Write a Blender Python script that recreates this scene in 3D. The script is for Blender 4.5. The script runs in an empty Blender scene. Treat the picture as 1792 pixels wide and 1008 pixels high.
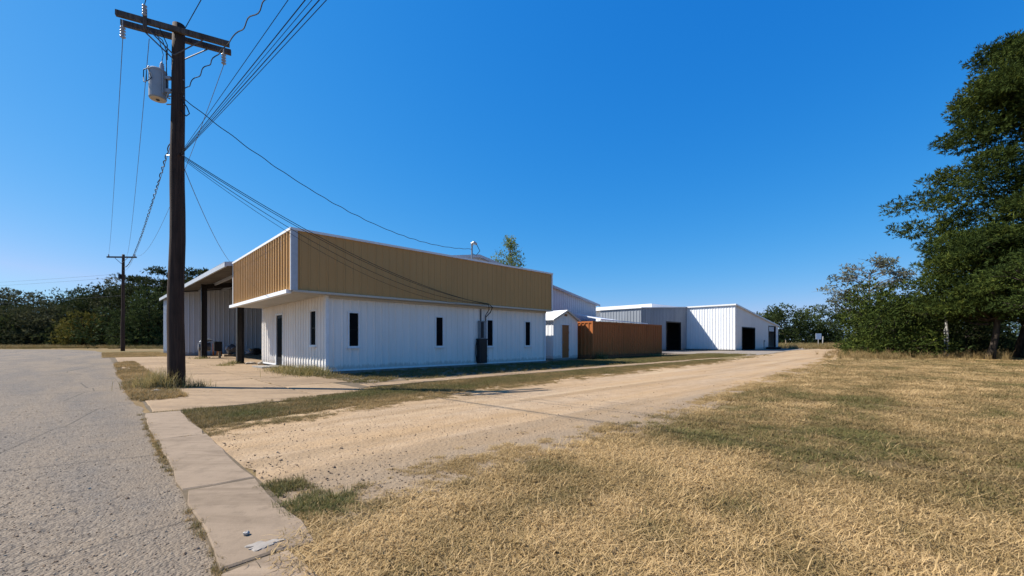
import bpy, math, random
import numpy as np

# ------------------------------------------------------------------ camera, light
scene = bpy.context.scene
W_IMG, H_IMG, F_PX, EYE, HZ = 1792.0, 1008.0, 730.0, 1.15, 597.0
cam_data = bpy.data.cameras.new("camera")
cam_data.sensor_width = 36.0
cam_data.lens = 36.0 * F_PX / W_IMG
cam_data.shift_y = (HZ - H_IMG / 2) / W_IMG
cam_data.clip_start = 0.05
cam_data.clip_end = 6000
cam = bpy.data.objects.new("camera", cam_data)
scene.collection.objects.link(cam)
cam.location = (0, 0, EYE)
cam.rotation_euler = (math.pi / 2, 0, 0)
scene.camera = cam

SUN_EL = math.radians(47)
SUN_DIR = np.array([-0.995, 0.10])          # horizontal direction towards the sun
SUN_DIR /= np.linalg.norm(SUN_DIR)
world = bpy.data.worlds.new("World")
scene.world = world
world.use_nodes = True
wn = world.node_tree
wn.nodes.clear()
w_out = wn.nodes.new("ShaderNodeOutputWorld")
w_bg = wn.nodes.new("ShaderNodeBackground")
w_sky = wn.nodes.new("ShaderNodeTexSky")
w_sky.sky_type = 'NISHITA'
w_sky.sun_disc = False
w_sky.sun_elevation = SUN_EL
w_sky.sun_rotation = math.atan2(SUN_DIR[0], SUN_DIR[1])
w_sky.altitude = 300
w_sky.air_density = 1.0
w_sky.dust_density = 0.4
w_sky.ozone_density = 3.0
# the camera's response to the blue sky: one power curve per channel
EXPO = 0.85
w_sep = wn.nodes.new("ShaderNodeSeparateColor")
w_com = wn.nodes.new("ShaderNodeCombineColor")
wn.links.new(w_sky.outputs[0], w_sep.inputs[0])
for ch, (gam, coef) in enumerate(((2.02, 1.86), (0.78, 0.86), (0.38, 1.06))):
    m1 = wn.nodes.new("ShaderNodeMath"); m1.operation = 'MULTIPLY'; m1.inputs[1].default_value = 0.1
    m2 = wn.nodes.new("ShaderNodeMath"); m2.operation = 'POWER'; m2.inputs[1].default_value = gam
    m3 = wn.nodes.new("ShaderNodeMath"); m3.operation = 'MULTIPLY'; m3.inputs[1].default_value = coef
    m4 = wn.nodes.new("ShaderNodeMath"); m4.operation = 'MINIMUM'; m4.inputs[1].default_value = (0.40, 0.70, 1.0)[ch]
    m5 = wn.nodes.new("ShaderNodeMath"); m5.operation = 'MULTIPLY'; m5.inputs[1].default_value = 1.0 / (0.1 * 2 ** EXPO)
    wn.links.new(w_sep.outputs[ch], m1.inputs[0]); wn.links.new(m1.outputs[0], m2.inputs[0])
    wn.links.new(m2.outputs[0], m3.inputs[0]); wn.links.new(m3.outputs[0], m4.inputs[0]); wn.links.new(m4.outputs[0], m5.inputs[0])
    wn.links.new(m5.outputs[0], w_com.inputs[ch])
wn.links.new(w_com.outputs[0], w_bg.inputs[0])
w_bg.inputs[1].default_value = 0.10
wn.links.new(w_bg.outputs[0], w_out.inputs[0])

sun_data = bpy.data.lights.new("sun", 'SUN')
sun_data.energy = 5.0
sun_data.angle = math.radians(0.5)
sun_data.color = (1.0, 0.95, 0.87)
sun = bpy.data.objects.new("sun", sun_data)
scene.collection.objects.link(sun)
from mathutils import Vector, Matrix, Euler
sv = Vector((SUN_DIR[0] * math.cos(SUN_EL), SUN_DIR[1] * math.cos(SUN_EL), math.sin(SUN_EL)))
sun.rotation_euler = sv.to_track_quat('Z', 'Y').to_euler()
sun.location = sv * 100

scene.view_settings.view_transform = 'Standard'
scene.view_settings.look = 'None'
scene.view_settings.exposure = EXPO
scene.view_settings.gamma = 1.0
scene.view_settings.use_curve_mapping = False
scene.cycles.max_bounces = 6
scene.cycles.transparent_max_bounces = 8

# ------------------------------------------------------------------ frame of the yard
TH = math.atan2(730, 746)
AV = np.array([math.cos(TH), math.sin(TH)])
BV = np.array([-math.sin(TH), math.cos(TH)])
CO = np.array([-6.45, 14.5])                # ground corner of the white office block
def wp(a, b):
    p = CO + a * AV + b * BV
    return float(p[0]), float(p[1])
def gp(u, v):
    y = F_PX * EYE / (v - HZ)
    return (u - 896) / F_PX * y, y
def to_ab(x, y):
    d = np.array([x, y]) - CO
    return float(d @ AV), float(d @ BV)
rng = np.random.default_rng(7)
random.seed(7)

# ------------------------------------------------------------------ material helpers
MATS = {}
class NT:
    def __init__(s, name):
        s.m = bpy.data.materials.new(name); s.m.use_nodes = True
        s.t = s.m.node_tree; s.n = s.t.nodes; s.l = s.t.links
        s.b = s.n["Principled BSDF"]; s.out = s.n["Material Output"]
        MATS[name] = s.m
    def node(s, ty, **kw):
        n = s.n.new(ty)
        for k, v in kw.items(): setattr(n, k, v)
        return n
    def put(s, sock, v):
        if isinstance(v, bpy.types.NodeSocket): s.l.new(v, sock)
        else:
            if isinstance(v, tuple) and len(v) == 3 and len(sock.default_value) == 4: v = v + (1,)
            sock.default_value = v
    def coord(s, kind='Object'):
        return s.node("ShaderNodeTexCoord").outputs[kind]
    def pos(s):
        return s.node("ShaderNodeNewGeometry").outputs['Position']
    def mapping(s, vec, scale=(1, 1, 1), rot=(0, 0, 0)):
        n = s.node("ShaderNodeMapping"); s.put(n.inputs[0], vec)
        n.inputs['Scale'].default_value = scale; n.inputs['Rotation'].default_value = rot
        return n.outputs[0]
    def noise(s, vec, scale, detail=4, rough=0.6, dist=0.0):
        n = s.node("ShaderNodeTexNoise"); s.put(n.inputs['Vector'], vec)
        n.inputs['Scale'].default_value = scale; n.inputs['Detail'].default_value = detail
        n.inputs['Roughness'].default_value = rough; n.inputs['Distortion'].default_value = dist
        return n.outputs[0]
    def voro(s, vec, scale, feature='F1', out='Distance', rand=1.0):
        n = s.node("ShaderNodeTexVoronoi", feature=feature); s.put(n.inputs['Vector'], vec)
        n.inputs['Scale'].default_value = scale; n.inputs['Randomness'].default_value = rand
        return n.outputs[out]
    def ramp(s, fac, stops):
        n = s.node("ShaderNodeValToRGB"); s.put(n.inputs[0], fac)
        e = n.color_ramp.elements
        while len(e) < len(stops): e.new(0.5)
        for i, (p, c) in enumerate(stops):
            e[i].position = p
            e[i].color = (c, c, c, 1) if not isinstance(c, tuple) else c + (1,)
        return n.outputs[0]
    def mix(s, fac, a, b, mode='MIX'):
        n = s.node("ShaderNodeMix", data_type='RGBA', blend_type=mode)
        s.put(n.inputs[0], fac); s.put(n.inputs[6], a); s.put(n.inputs[7], b)
        return n.outputs[2]
    def math(s, op, a, b=0.0, clamp=False):
        n = s.node("ShaderNodeMath", operation=op, use_clamp=clamp)
        s.put(n.inputs[0], a); s.put(n.inputs[1], b)
        return n.outputs[0]
    def xyz(s, vec):
        n = s.node("ShaderNodeSeparateXYZ"); s.put(n.inputs[0], vec); return n.outputs
    def bump(s, h, strength=0.3, dist=0.01, normal=None):
        n = s.node("ShaderNodeBump"); s.put(n.inputs['Height'], h)
        n.inputs['Strength'].default_value = strength; n.inputs['Distance'].default_value = dist
        if normal is not None: s.put(n.inputs['Normal'], normal)
        return n.outputs[0]
    def fin(s, col, rough=0.8, normal=None, metal=0.0, spec=0.3):
        s.put(s.b.inputs['Base Color'], col); s.put(s.b.inputs['Roughness'], rough)
        s.b.inputs['Metallic'].default_value = metal
        s.b.inputs['Specular IOR Level'].default_value = spec
        if normal is not None: s.put(s.b.inputs['Normal'], normal)
        return s.m
def objrand(t):
    return t.node("ShaderNodeObjectInfo").outputs['Random']

def m_sheet(name, col, var=0.06, grime=(0.20, 0.16, 0.11), grime_amt=0.55, rough=0.42, streak=0.35):
    """painted ribbed steel: slight tone differences per sheet, water streaks, splash dirt at the foot, scuffs"""
    t = NT(name); p = t.pos()
    v = t.math('MULTIPLY_ADD', objrand(t), var); t.n[-1].inputs[2].default_value = 1 - var * 0.6
    c = t.mix(1.0, col, v, 'MULTIPLY')
    st = t.noise(t.mapping(p, (7, 7, 0.35)), 1.0, 5, 0.65)
    c = t.mix(t.ramp(st, [(0.5, 0.0), (0.78, streak)]), c, tuple(x * 0.62 for x in col), 'MIX')
    blot = t.noise(p, 0.9, 4, 0.6)
    c = t.mix(t.ramp(blot, [(0.45, 0.0), (0.8, 0.22)]), c, tuple(x * y for x, y in zip(col, (0.86, 0.82, 0.74))), 'MIX')
    z = t.xyz(p)[2]
    n2 = t.noise(t.mapping(p, (3, 3, 1)), 2.2, 5, 0.7)
    zz = t.math('ADD', z, t.math('MULTIPLY', n2, -0.42))
    g = t.ramp(zz, [(0.0, grime_amt), (0.10, 0.0)])
    c = t.mix(g, c, grime, 'MIX')
    rn = t.noise(p, 5, 3)
    return t.fin(c, t.ramp(rn, [(0.3, rough - 0.08), (0.7, rough + 0.12)]), t.bump(t.noise(t.mapping(p, (1, 1, 0.4)), 1.6, 2), 0.18, 0.02), 0, 0.15)
m_sheet("white_sheet_metal", (0.77, 0.725, 0.665), grime_amt=0.4)
m_sheet("bright_white_sheet", (0.76, 0.77, 0.78), 0.03, grime_amt=0.3, streak=0.12)
m_sheet("grey_sheet_metal", (0.52, 0.54, 0.57), 0.08)
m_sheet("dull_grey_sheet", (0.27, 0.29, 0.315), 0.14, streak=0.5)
m_sheet("tan_sheet_metal", (0.455, 0.258, 0.095), 0.05, streak=0.25, grime_amt=0.0)
m_sheet("rust_orange_paint", (0.40, 0.130, 0.040), 0.10, grime=(0.10, 0.05, 0.03), grime_amt=0.7, rough=0.6, streak=0.7)

def m_plain(name, col, rough=0.6, var=0.25, scale=6, bump=0.15, metal=0.0, spec=0.3):
    t = NT(name); p = t.coord()
    n = t.noise(p, scale, 5, 0.65)
    c = t.mix(t.ramp(n, [(0.3, 0.0), (0.75, 1.0)]), tuple(x * (1 - var) for x in col), tuple(min(1, x * (1 + var * 0.5)) for x in col))
    return t.fin(c, rough, t.bump(n, bump, 0.01), metal, spec)
m_plain("white_trim", (0.72, 0.72, 0.71), 0.5, 0.12)
m_plain("cream_trim", (0.50, 0.44, 0.35), 0.55, 0.12)
m_plain("grey_trim", (0.42, 0.44, 0.47), 0.5, 0.15)
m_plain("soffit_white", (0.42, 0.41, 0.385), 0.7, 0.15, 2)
m_plain("dark_steel", (0.020, 0.016, 0.014), 0.6, 0.5, 9)
m_plain("black_plastic", (0.012, 0.012, 0.013), 0.5, 0.3)
m_plain("dark_bronze_frame", (0.012, 0.011, 0.011), 0.5, 0.3, spec=0.1)
m_plain("panel_grey_paint", (0.22, 0.24, 0.26), 0.5, 0.25)
m_plain("panel_dark_paint", (0.018, 0.019, 0.022), 0.55, 0.3)
m_plain("galvanised", (0.26, 0.27, 0.28), 0.4, 0.2, 12, 0.1, 0.6)
m_plain("transformer_paint", (0.30, 0.32, 0.335), 0.4, 0.12, 5)
m_plain("transformer_base", (0.55, 0.47, 0.36), 0.6, 0.2, 5)
m_plain("porcelain", (0.34, 0.35, 0.37), 0.25, 0.15)
m_plain("wire_black", (0.012, 0.012, 0.012), 0.6, 0.2)
m_plain("wire_grey", (0.09, 0.09, 0.10), 0.5, 0.2)
m_plain("cone_orange", (0.75, 0.16, 0.015), 0.55, 0.2)
m_plain("rubber_black", (0.015, 0.015, 0.015), 0.8, 0.3)
m_plain("pale_stone", (0.32, 0.27, 0.21), 0.9, 0.3, 8, 0.5)
m_plain("old_wood_pale", (0.36, 0.27, 0.17), 0.85, 0.4, 10, 0.4)
m_plain("tarp_blue_grey", (0.16, 0.18, 0.22), 0.35, 0.6, 7, 0.5)
m_plain("engine_metal", (0.20, 0.20, 0.22), 0.4, 0.6, 9, 0.3, 0.4)
m_plain("grey_post_wood", (0.40, 0.38, 0.35), 0.9, 0.4, 9, 0.3)
m_plain("sign_white", (0.80, 0.80, 0.80), 0.5, 0.05)
m_plain("print_grey", (0.25, 0.25, 0.27), 0.6, 0.05)
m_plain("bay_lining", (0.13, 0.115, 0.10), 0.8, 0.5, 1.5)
m_plain("interior_shade", (0.035, 0.034, 0.032), 0.9, 0.4, 2)  # black stands in for the shade inside the far shed

def m_wood_pole(name, c0, c1):
    t = NT(name); p = t.coord()
    g = t.noise(t.mapping(p, (26, 26, 0.9)), 1.0, 6, 0.7, 0.4)
    big = t.noise(t.mapping(p, (2, 2, 0.7)), 1.3, 3)
    c = t.mix(t.ramp(g, [(0.3, 0.0), (0.7, 1.0)]), c0, c1)
    c = t.mix(t.ramp(big, [(0.45, 0.0), (0.7, 0.6)]), c, tuple(x * 0.5 for x in c0))
    return t.fin(c, 0.85, t.bump(g, 0.9, 0.012), 0, 0.2)
m_wood_pole("creosote_wood", (0.022, 0.014, 0.010), (0.085, 0.048, 0.031))
m_wood_pole("weathered_beam", (0.050, 0.040, 0.034), (0.150, 0.120, 0.098))

t = NT("brown_door_wood"); p = t.coord()
g = t.noise(t.mapping(p, (18, 18, 0.8)), 1.0, 5, 0.65)
t.fin(t.mix(g, (0.19, 0.070, 0.024), (0.40, 0.165, 0.060)), 0.65, t.bump(g, 0.3, 0.005))

t = NT("window_glass"); p = t.coord()
n = t.noise(p, 3, 3)
t.fin(t.mix(n, (0.004, 0.005, 0.006), (0.012, 0.013, 0.014)), 0.16, t.bump(t.noise(p, 1.5, 1), 0.03, 0.01), 0, 0.015)
t.b.inputs['IOR'].default_value = 1.12

def m_bark(name, c0, c1):
    t = NT(name); p = t.coord()
    g = t.noise(t.mapping(p, (9, 9, 1.6)), 1.0, 6, 0.7, 0.5)
    t.fin(t.mix(t.ramp(g, [(0.35, 0.0), (0.65, 1.0)]), c0, c1), 0.95, t.bump(g, 1.0, 0.03), 0, 0.1)
m_bark("bark_dark", (0.018, 0.014, 0.011), (0.070, 0.055, 0.043))
m_bark("bark_grey", (0.060, 0.054, 0.047), (0.190, 0.170, 0.150))

def m_leaf(name, c0, c1, c2, trans=0.25):
    """per-leaf colour spread from an attribute, a little light through the blade"""
    t = NT(name)
    a = t.node("ShaderNodeAttribute", attribute_name="tint").outputs['Fac']
    c = t.ramp(a, [(0.0, c0), (0.55, c1), (1.0, c2)])
    t.fin(c, 0.8, None, 0, 0.06)
    tr = t.node("ShaderNodeBsdfTranslucent"); t.put(tr.inputs[0], c)
    mx = t.node("ShaderNodeMixShader"); mx.inputs[0].default_value = trans
    t.l.new(t.b.outputs[0], mx.inputs[1]); t.l.new(tr.outputs[0], mx.inputs[2])
    t.l.new(mx.outputs[0], t.out.inputs[0])
m_leaf("cedar_leaf", (0.022, 0.034, 0.009), (0.048, 0.068, 0.014), (0.105, 0.120, 0.022))
m_leaf("dark_evergreen_leaf", (0.016, 0.024, 0.008), (0.036, 0.046, 0.015), (0.080, 0.088, 0.032))
m_leaf("oak_leaf", (0.026, 0.040, 0.014), (0.050, 0.070, 0.022), (0.095, 0.110, 0.036))
m_leaf("grey_green_leaf", (0.085, 0.095, 0.060), (0.150, 0.155, 0.100), (0.240, 0.225, 0.160))
m_leaf("fresh_leaf", (0.095, 0.120, 0.022), (0.180, 0.210, 0.040), (0.290, 0.290, 0.075), 0.5)
m_leaf("olive_leaf", (0.034, 0.040, 0.018), (0.068, 0.072, 0.034), (0.135, 0.130, 0.068))
m_leaf("yellow_leaf", (0.060, 0.062, 0.014), (0.130, 0.115, 0.024), (0.220, 0.180, 0.045))
m_leaf("brush_leaf", (0.070, 0.056, 0.024), (0.140, 0.106, 0.048), (0.240, 0.185, 0.085))

def m_blade(name, stops, inst=True, trans=0.3):
    t = NT(name)
    a = t.node("ShaderNodeAttribute", attribute_name="tint", attribute_type='INSTANCER' if inst else 'GEOMETRY').outputs['Fac']
    b = t.node("ShaderNodeAttribute", attribute_name="btint").outputs['Fac']
    f = t.math('ADD', a, t.math('MULTIPLY', t.math('SUBTRACT', b, 0.5), 0.42), True)
    c = t.ramp(f, stops)
    t.fin(c, 0.7, None, 0, 0.2)
    tr = t.node("ShaderNodeBsdfTranslucent"); t.put(tr.inputs[0], c)
    mx = t.node("ShaderNodeMixShader"); mx.inputs[0].default_value = trans
    t.l.new(t.b.outputs[0], mx.inputs[1]); t.l.new(tr.outputs[0], mx.inputs[2])
    t.l.new(mx.outputs[0], t.out.inputs[0])
STRAW = [(0.0, (0.51, 0.355, 0.170)), (0.28, (0.365, 0.248, 0.106)), (0.52, (0.220, 0.154, 0.064)), (0.76, (0.165, 0.132, 0.046)), (1.0, (0.120, 0.124, 0.036))]
m_blade("grass_blade", STRAW)
m_blade("weed_blade", [(0.0, (0.46, 0.35, 0.16)), (0.4, (0.28, 0.22, 0.085)), (0.7, (0.15, 0.14, 0.045)), (1.0, (0.080, 0.100, 0.028))], inst=False)

# --- ground materials (world position, turned to the yard's axes where direction matters)
t = NT("dry_field"); p = t.pos()
n1 = t.noise(p, 0.16, 5, 0.62); n2 = t.noise(p, 1.1, 6, 0.7); n3 = t.noise(p, 16, 6, 0.75, 0.6)
c = t.mix(t.ramp(n2, [(0.30, 0.0), (0.70, 1.0)]), (0.165, 0.112, 0.054), (0.285, 0.195, 0.095))
c = t.mix(t.ramp(n1, [(0.44, 0.0), (0.64, 0.8)]), c, (0.135, 0.120, 0.042))
c = t.mix(t.ramp(n3, [(0.35, 0.55), (0.60, 0.0)]), c, (0.080, 0.056, 0.028))
t.fin(c, 0.95, t.bump(n3, 0.7, 0.03, t.bump(n2, 0.4, 0.08)), 0, 0.1)

t = NT("worn_asphalt"); p = t.pos()
n1 = t.noise(t.mapping(t.mapping(p, (1, 1, 1), (0, 0, -TH)), (0.8, 0.16, 1)), 1.0, 5, 0.6, 0.3); n2 = t.noise(p, 2.3, 5, 0.7)
ml = t.mapping(p, (1.0, 1.0, 1.0), (0, 0, -TH))
agg = t.voro(p, 62, 'F1', 'Distance'); aggc = t.voro(p, 62, 'F1', 'Color')
fine = t.noise(p, 120, 3, 0.7); mid = t.noise(t.mapping(ml, (2.2, 1.0, 1)), 11, 5, 0.7, 0.5)
c = t.mix(t.ramp(n1, [(0.42, 0.0), (0.58, 1.0)]), (0.205, 0.152, 0.100), (0.112, 0.094, 0.078))
c = t.mix(t.ramp(n2, [(0.45, 0.0), (0.72, 0.55)]), c, (0.215, 0.165, 0.112))
c = t.mix(0.42, c, t.ramp(aggc, [(0.1, (0.078, 0.068, 0.058)), (0.5, (0.150, 0.128, 0.104)), (0.95, (0.280, 0.238, 0.188))]))
c = t.mix(t.ramp(mid, [(0.32, 0.85), (0.47, 0.0)]), c, (0.052, 0.047, 0.043))
ra = t.math('SUBTRACT', t.xyz(ml)[0], float(np.dot(CO, AV)) - 5.1)
df = t.node('ShaderNodeMapRange'); t.put(df.inputs[0], t.math('ADD', ra, t.math('MULTIPLY', t.math('SUBTRACT', t.noise(p, 1.4, 5, 0.7), 0.5), 1.6)))
df.inputs[1].default_value = -0.55; df.inputs[2].default_value = 0.15
c = t.mix(t.math('MULTIPLY', df.outputs[0], 0.7), c, (0.200, 0.150, 0.100))
cr = t.voro(t.mapping(t.mix(0.10, p, t.node("ShaderNodeTexNoise").outputs['Color'], 'ADD'), (1, 1, 1)), 0.42, 'DISTANCE_TO_EDGE', 'Distance')
c = t.mix(t.ramp(cr, [(0.0, 0.75), (0.008, 0.0)]), c, (0.050, 0.043, 0.036))
hgt = t.math('ADD', t.math('MULTIPLY', agg, -0.9), t.math('MULTIPLY', mid, 1.6))
t.fin(c, 0.9, t.bump(hgt, 0.85, 0.012, t.bump(n2, 0.3, 0.05)), 0, 0.2)

t = NT("gravel_drive"); p = t.pos(); pr_ = t.mapping(p, (1, 1, 1), (0, 0, -TH))
n1 = t.noise(t.mapping(pr_, (0.25, 1.2, 1)), 1.0, 4, 0.6); n2 = t.noise(p, 3.0, 6, 0.7); n3 = t.noise(p, 30, 5, 0.75)
sp = t.voro(p, 26, 'F1', 'Distance'); spc = t.voro(p, 26, 'F1', 'Color')
yb = t.xyz(pr_)[1]                       # across the drive, b plus a constant
bc = float(np.dot(CO, BV))
band = t.math('ADD', t.math('SUBTRACT', yb, bc), t.math('MULTIPLY', n1, 2.2))
c = t.mix(t.ramp(n2, [(0.3, 0.0), (0.7, 1.0)]), (0.275, 0.194, 0.118), (0.400, 0.292, 0.188))
c = t.mix(t.ramp(n1, [(0.38, 0.0), (0.66, 0.75)]), c, (0.350, 0.226, 0.114))
rut = t.noise(t.mapping(pr_, (0.10, 2.1, 1)), 1.0, 3, 0.5, 0.4)
c = t.mix(t.ramp(rut, [(0.50, 0.0), (0.62, 0.5)]), c, (0.225, 0.152, 0.082))
c = t.mix(t.ramp(rut, [(0.32, 0.45), (0.42, 0.0)]), c, (0.450, 0.335, 0.205))
bandf = t.node("ShaderNodeMapRange"); t.put(bandf.inputs[0], band)
bandf.inputs[1].default_value = -9.6; bandf.inputs[2].default_value = -10.5
c = t.mix(t.math('MULTIPLY', bandf.outputs[0], 0.75), c, (0.215, 0.162, 0.108))
c = t.mix(t.ramp(sp, [(0.10, 0.75), (0.22, 0.0)]), c, t.ramp(spc, [(0.2, (0.09, 0.062, 0.042)), (0.55, (0.25, 0.18, 0.12)), (0.9, (0.42, 0.33, 0.24))]))
c = t.mix(t.ramp(n3, [(0.28, 0.5), (0.45, 0.0)]), c, (0.190, 0.130, 0.080))
t.fin(c, 0.95, t.bump(t.math('ADD', n3, t.math('MULTIPLY', sp, -0.6)), 0.65, 0.02, t.bump(n2, 0.35, 0.05)), 0, 0.12)

def m_concrete(name, c0, c1, streaks=True):
    t = NT(name); p = t.pos(); q = t.mapping(p, (1, 1, 1), (0, 0, -TH))
    n1 = t.noise(p, 0.8, 5, 0.65); n2 = t.noise(p, 9, 6, 0.7); n3 = t.noise(p, 90, 3, 0.7)
    c = t.mix(t.ramp(n1, [(0.32, 0.0), (0.68, 1.0)]), c0, c1)
    c = t.mix(1.0, c, t.ramp(objrand(t), [(0.0, 0.84), (1.0, 1.08)]), 'MULTIPLY')
    c = t.mix(t.ramp(n2, [(0.30, 0.5), (0.52, 0.0)]), c, tuple(x * 0.55 for x in c0))
    c = t.mix(t.ramp(n3, [(0.62, 0.0), (0.80, 0.5)]), c, (0.10, 0.085, 0.07))
    if streaks:
        s_ = t.noise(t.mapping(p, (0.5, 3.2, 1)), 1.0, 5, 0.7, 0.7)
        c = t.mix(t.ramp(s_, [(0.50, 0.0), (0.68, 0.55)]), c, (0.105, 0.074, 0.047))
    t.fin(c, 0.9, t.bump(t.math('ADD', n2, t.math('MULTIPLY', n3, 0.5)), 0.35, 0.01), 0, 0.2)
m_concrete("concrete_tan", (0.245, 0.168, 0.098), (0.315, 0.220, 0.132))
m_concrete("concrete_gutter", (0.225, 0.166, 0.112), (0.285, 0.212, 0.145))
m_concrete("cement_patch", (0.25, 0.22, 0.185), (0.34, 0.30, 0.26), False)
m_concrete("foundation_concrete", (0.20, 0.19, 0.17), (0.30, 0.28, 0.26), False)
m_plain("joint_soil", (0.12, 0.088, 0.052), 0.95, 0.4, 6, 0.6)
m_plain("yard_soil", (0.17, 0.125, 0.078), 0.95, 0.45, 2.5, 0.8)
m_plain("grey_lot", (0.24, 0.20, 0.16), 0.95, 0.3, 1.2, 0.4)
# ------------------------------------------------------------------ object helpers
COL = scene.collection
def link(o): COL.objects.link(o); return o
def props(o, label=None, cat=None, group=None, kind=None):
    if label: o["label"] = label
    if cat: o["category"] = cat
    if group: o["group"] = group
    if kind: o["kind"] = kind
    return o
def mesh_data(name, verts, faces, mat=None, smooth=False):
    me = bpy.data.meshes.new(name)
    me.from_pydata([tuple(map(float, v)) for v in verts], [], [tuple(f) for f in faces])
    if mat: me.materials.append(MATS[mat])
    if smooth:
        me.polygons.foreach_set("use_smooth", [True] * len(me.polygons))
    me.update()
    return me
def obj(name, me, parent=None, loc=(0, 0, 0), rotz=0.0):
    o = bpy.data.objects.new(name, me); link(o)
    if parent is not None: o.parent = parent
    o.location = loc; o.rotation_euler = (0, 0, rotz)
    return o
def empty(name, loc, rotz=0.0):
    o = bpy.data.objects.new(name, None); link(o); o.empty_display_size = 0.3
    o.location = loc; o.rotation_euler = (0, 0, rotz)
    return o
class MB:
    def __init__(s): s.v = []; s.f = []
    def box(s, x0, x1, y0, y1, z0, z1):
        n = len(s.v)
        s.v += [(x, y, z) for z in (z0, z1) for y in (y0, y1) for x in (x0, x1)]
        s.f += [tuple(n + i for i in q) for q in ((0, 2, 3, 1), (4, 5, 7, 6), (0, 1, 5, 4), (2, 6, 7, 3), (0, 4, 6, 2), (1, 3, 7, 5))]
        return s
    def poly_prism(s, pts, y0, y1):
        """outline in x,z pushed along y"""
        n = len(s.v); k = len(pts)
        s.v += [(x, y0, z) for x, z in pts] + [(x, y1, z) for x, z in pts]
        s.f.append(tuple(range(n, n + k))); s.f.append(tuple(range(n + 2 * k - 1, n + k - 1, -1)))
        for i in range(k):
            j = (i + 1) % k
            s.f.append((n + i, n + k + i, n + k + j, n + j))
        return s
    def tube(s, pts, r, seg=6, cap=True):
        pts = [np.array(p, float) for p in pts]; k = len(pts)
        rs = r if isinstance(r, (list, tuple, np.ndarray)) else [r] * k
        n = len(s.v); prev = None
        for i, p in enumerate(pts):
            d = pts[min(i + 1, k - 1)] - pts[max(i - 1, 0)]; d /= (np.linalg.norm(d) + 1e-9)
            if prev is None:
                ref = np.array([0, 0, 1.0]) if abs(d[2]) < 0.9 else np.array([1.0, 0, 0])
                u = np.cross(d, ref)
            else:
                u = prev - d * (prev @ d)
            u /= (np.linalg.norm(u) + 1e-9); prev = u; w = np.cross(d, u)
            for j in range(seg):
                an = 2 * math.pi * j / seg
                s.v.append(tuple(p + rs[i] * (math.cos(an) * u + math.sin(an) * w)))
        for i in range(k - 1):
            for j in range(seg):
                a = n + i * seg + j; b = n + i * seg + (j + 1) % seg
                s.f.append((a, b, b + seg, a + seg))
        if cap:
            s.f.append(tuple(n + j for j in range(seg - 1, -1, -1)))
            s.f.append(tuple(n + (k - 1) * seg + j for j in range(seg)))
        return s
    def lathe(s, prof, cx=0, cy=0, seg=20):
        return s.tube([(cx, cy, z) for r, z in prof], [max(r, 1e-3) for r, z in prof], seg)
    def build(s, name, mat, parent=None, loc=(0, 0, 0), rotz=0.0, smooth=False):
        return obj(name, mesh_data(name, s.v, s.f, mat, smooth), parent, loc, rotz)
def lathe_pts(prof):   # duplicate z steps so the rings of a lathe stay horizontal
    return prof

def np_mesh(name, V, F, mat, attrs=None):
    """V (n,3), F (m,k) fast builder"""
    me = bpy.data.meshes.new(name)
    V = np.ascontiguousarray(V, np.float32); F = np.ascontiguousarray(F, np.int32)
    k = F.shape[1]
    me.vertices.add(len(V)); me.vertices.foreach_set("co", V.ravel())
    me.loops.add(F.size); me.loops.foreach_set("vertex_index", F.ravel())
    me.polygons.add(len(F)); me.polygons.foreach_set("loop_start", np.arange(0, F.size, k, dtype=np.int32))
    for nm, (dom, arr) in (attrs or {}).items():
        at = me.attributes.new(nm, 'FLOAT', dom); at.data.foreach_set("value", np.ascontiguousarray(arr, np.float32))
    me.materials.append(MATS[mat]); me.update(calc_edges=True)
    return me

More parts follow.
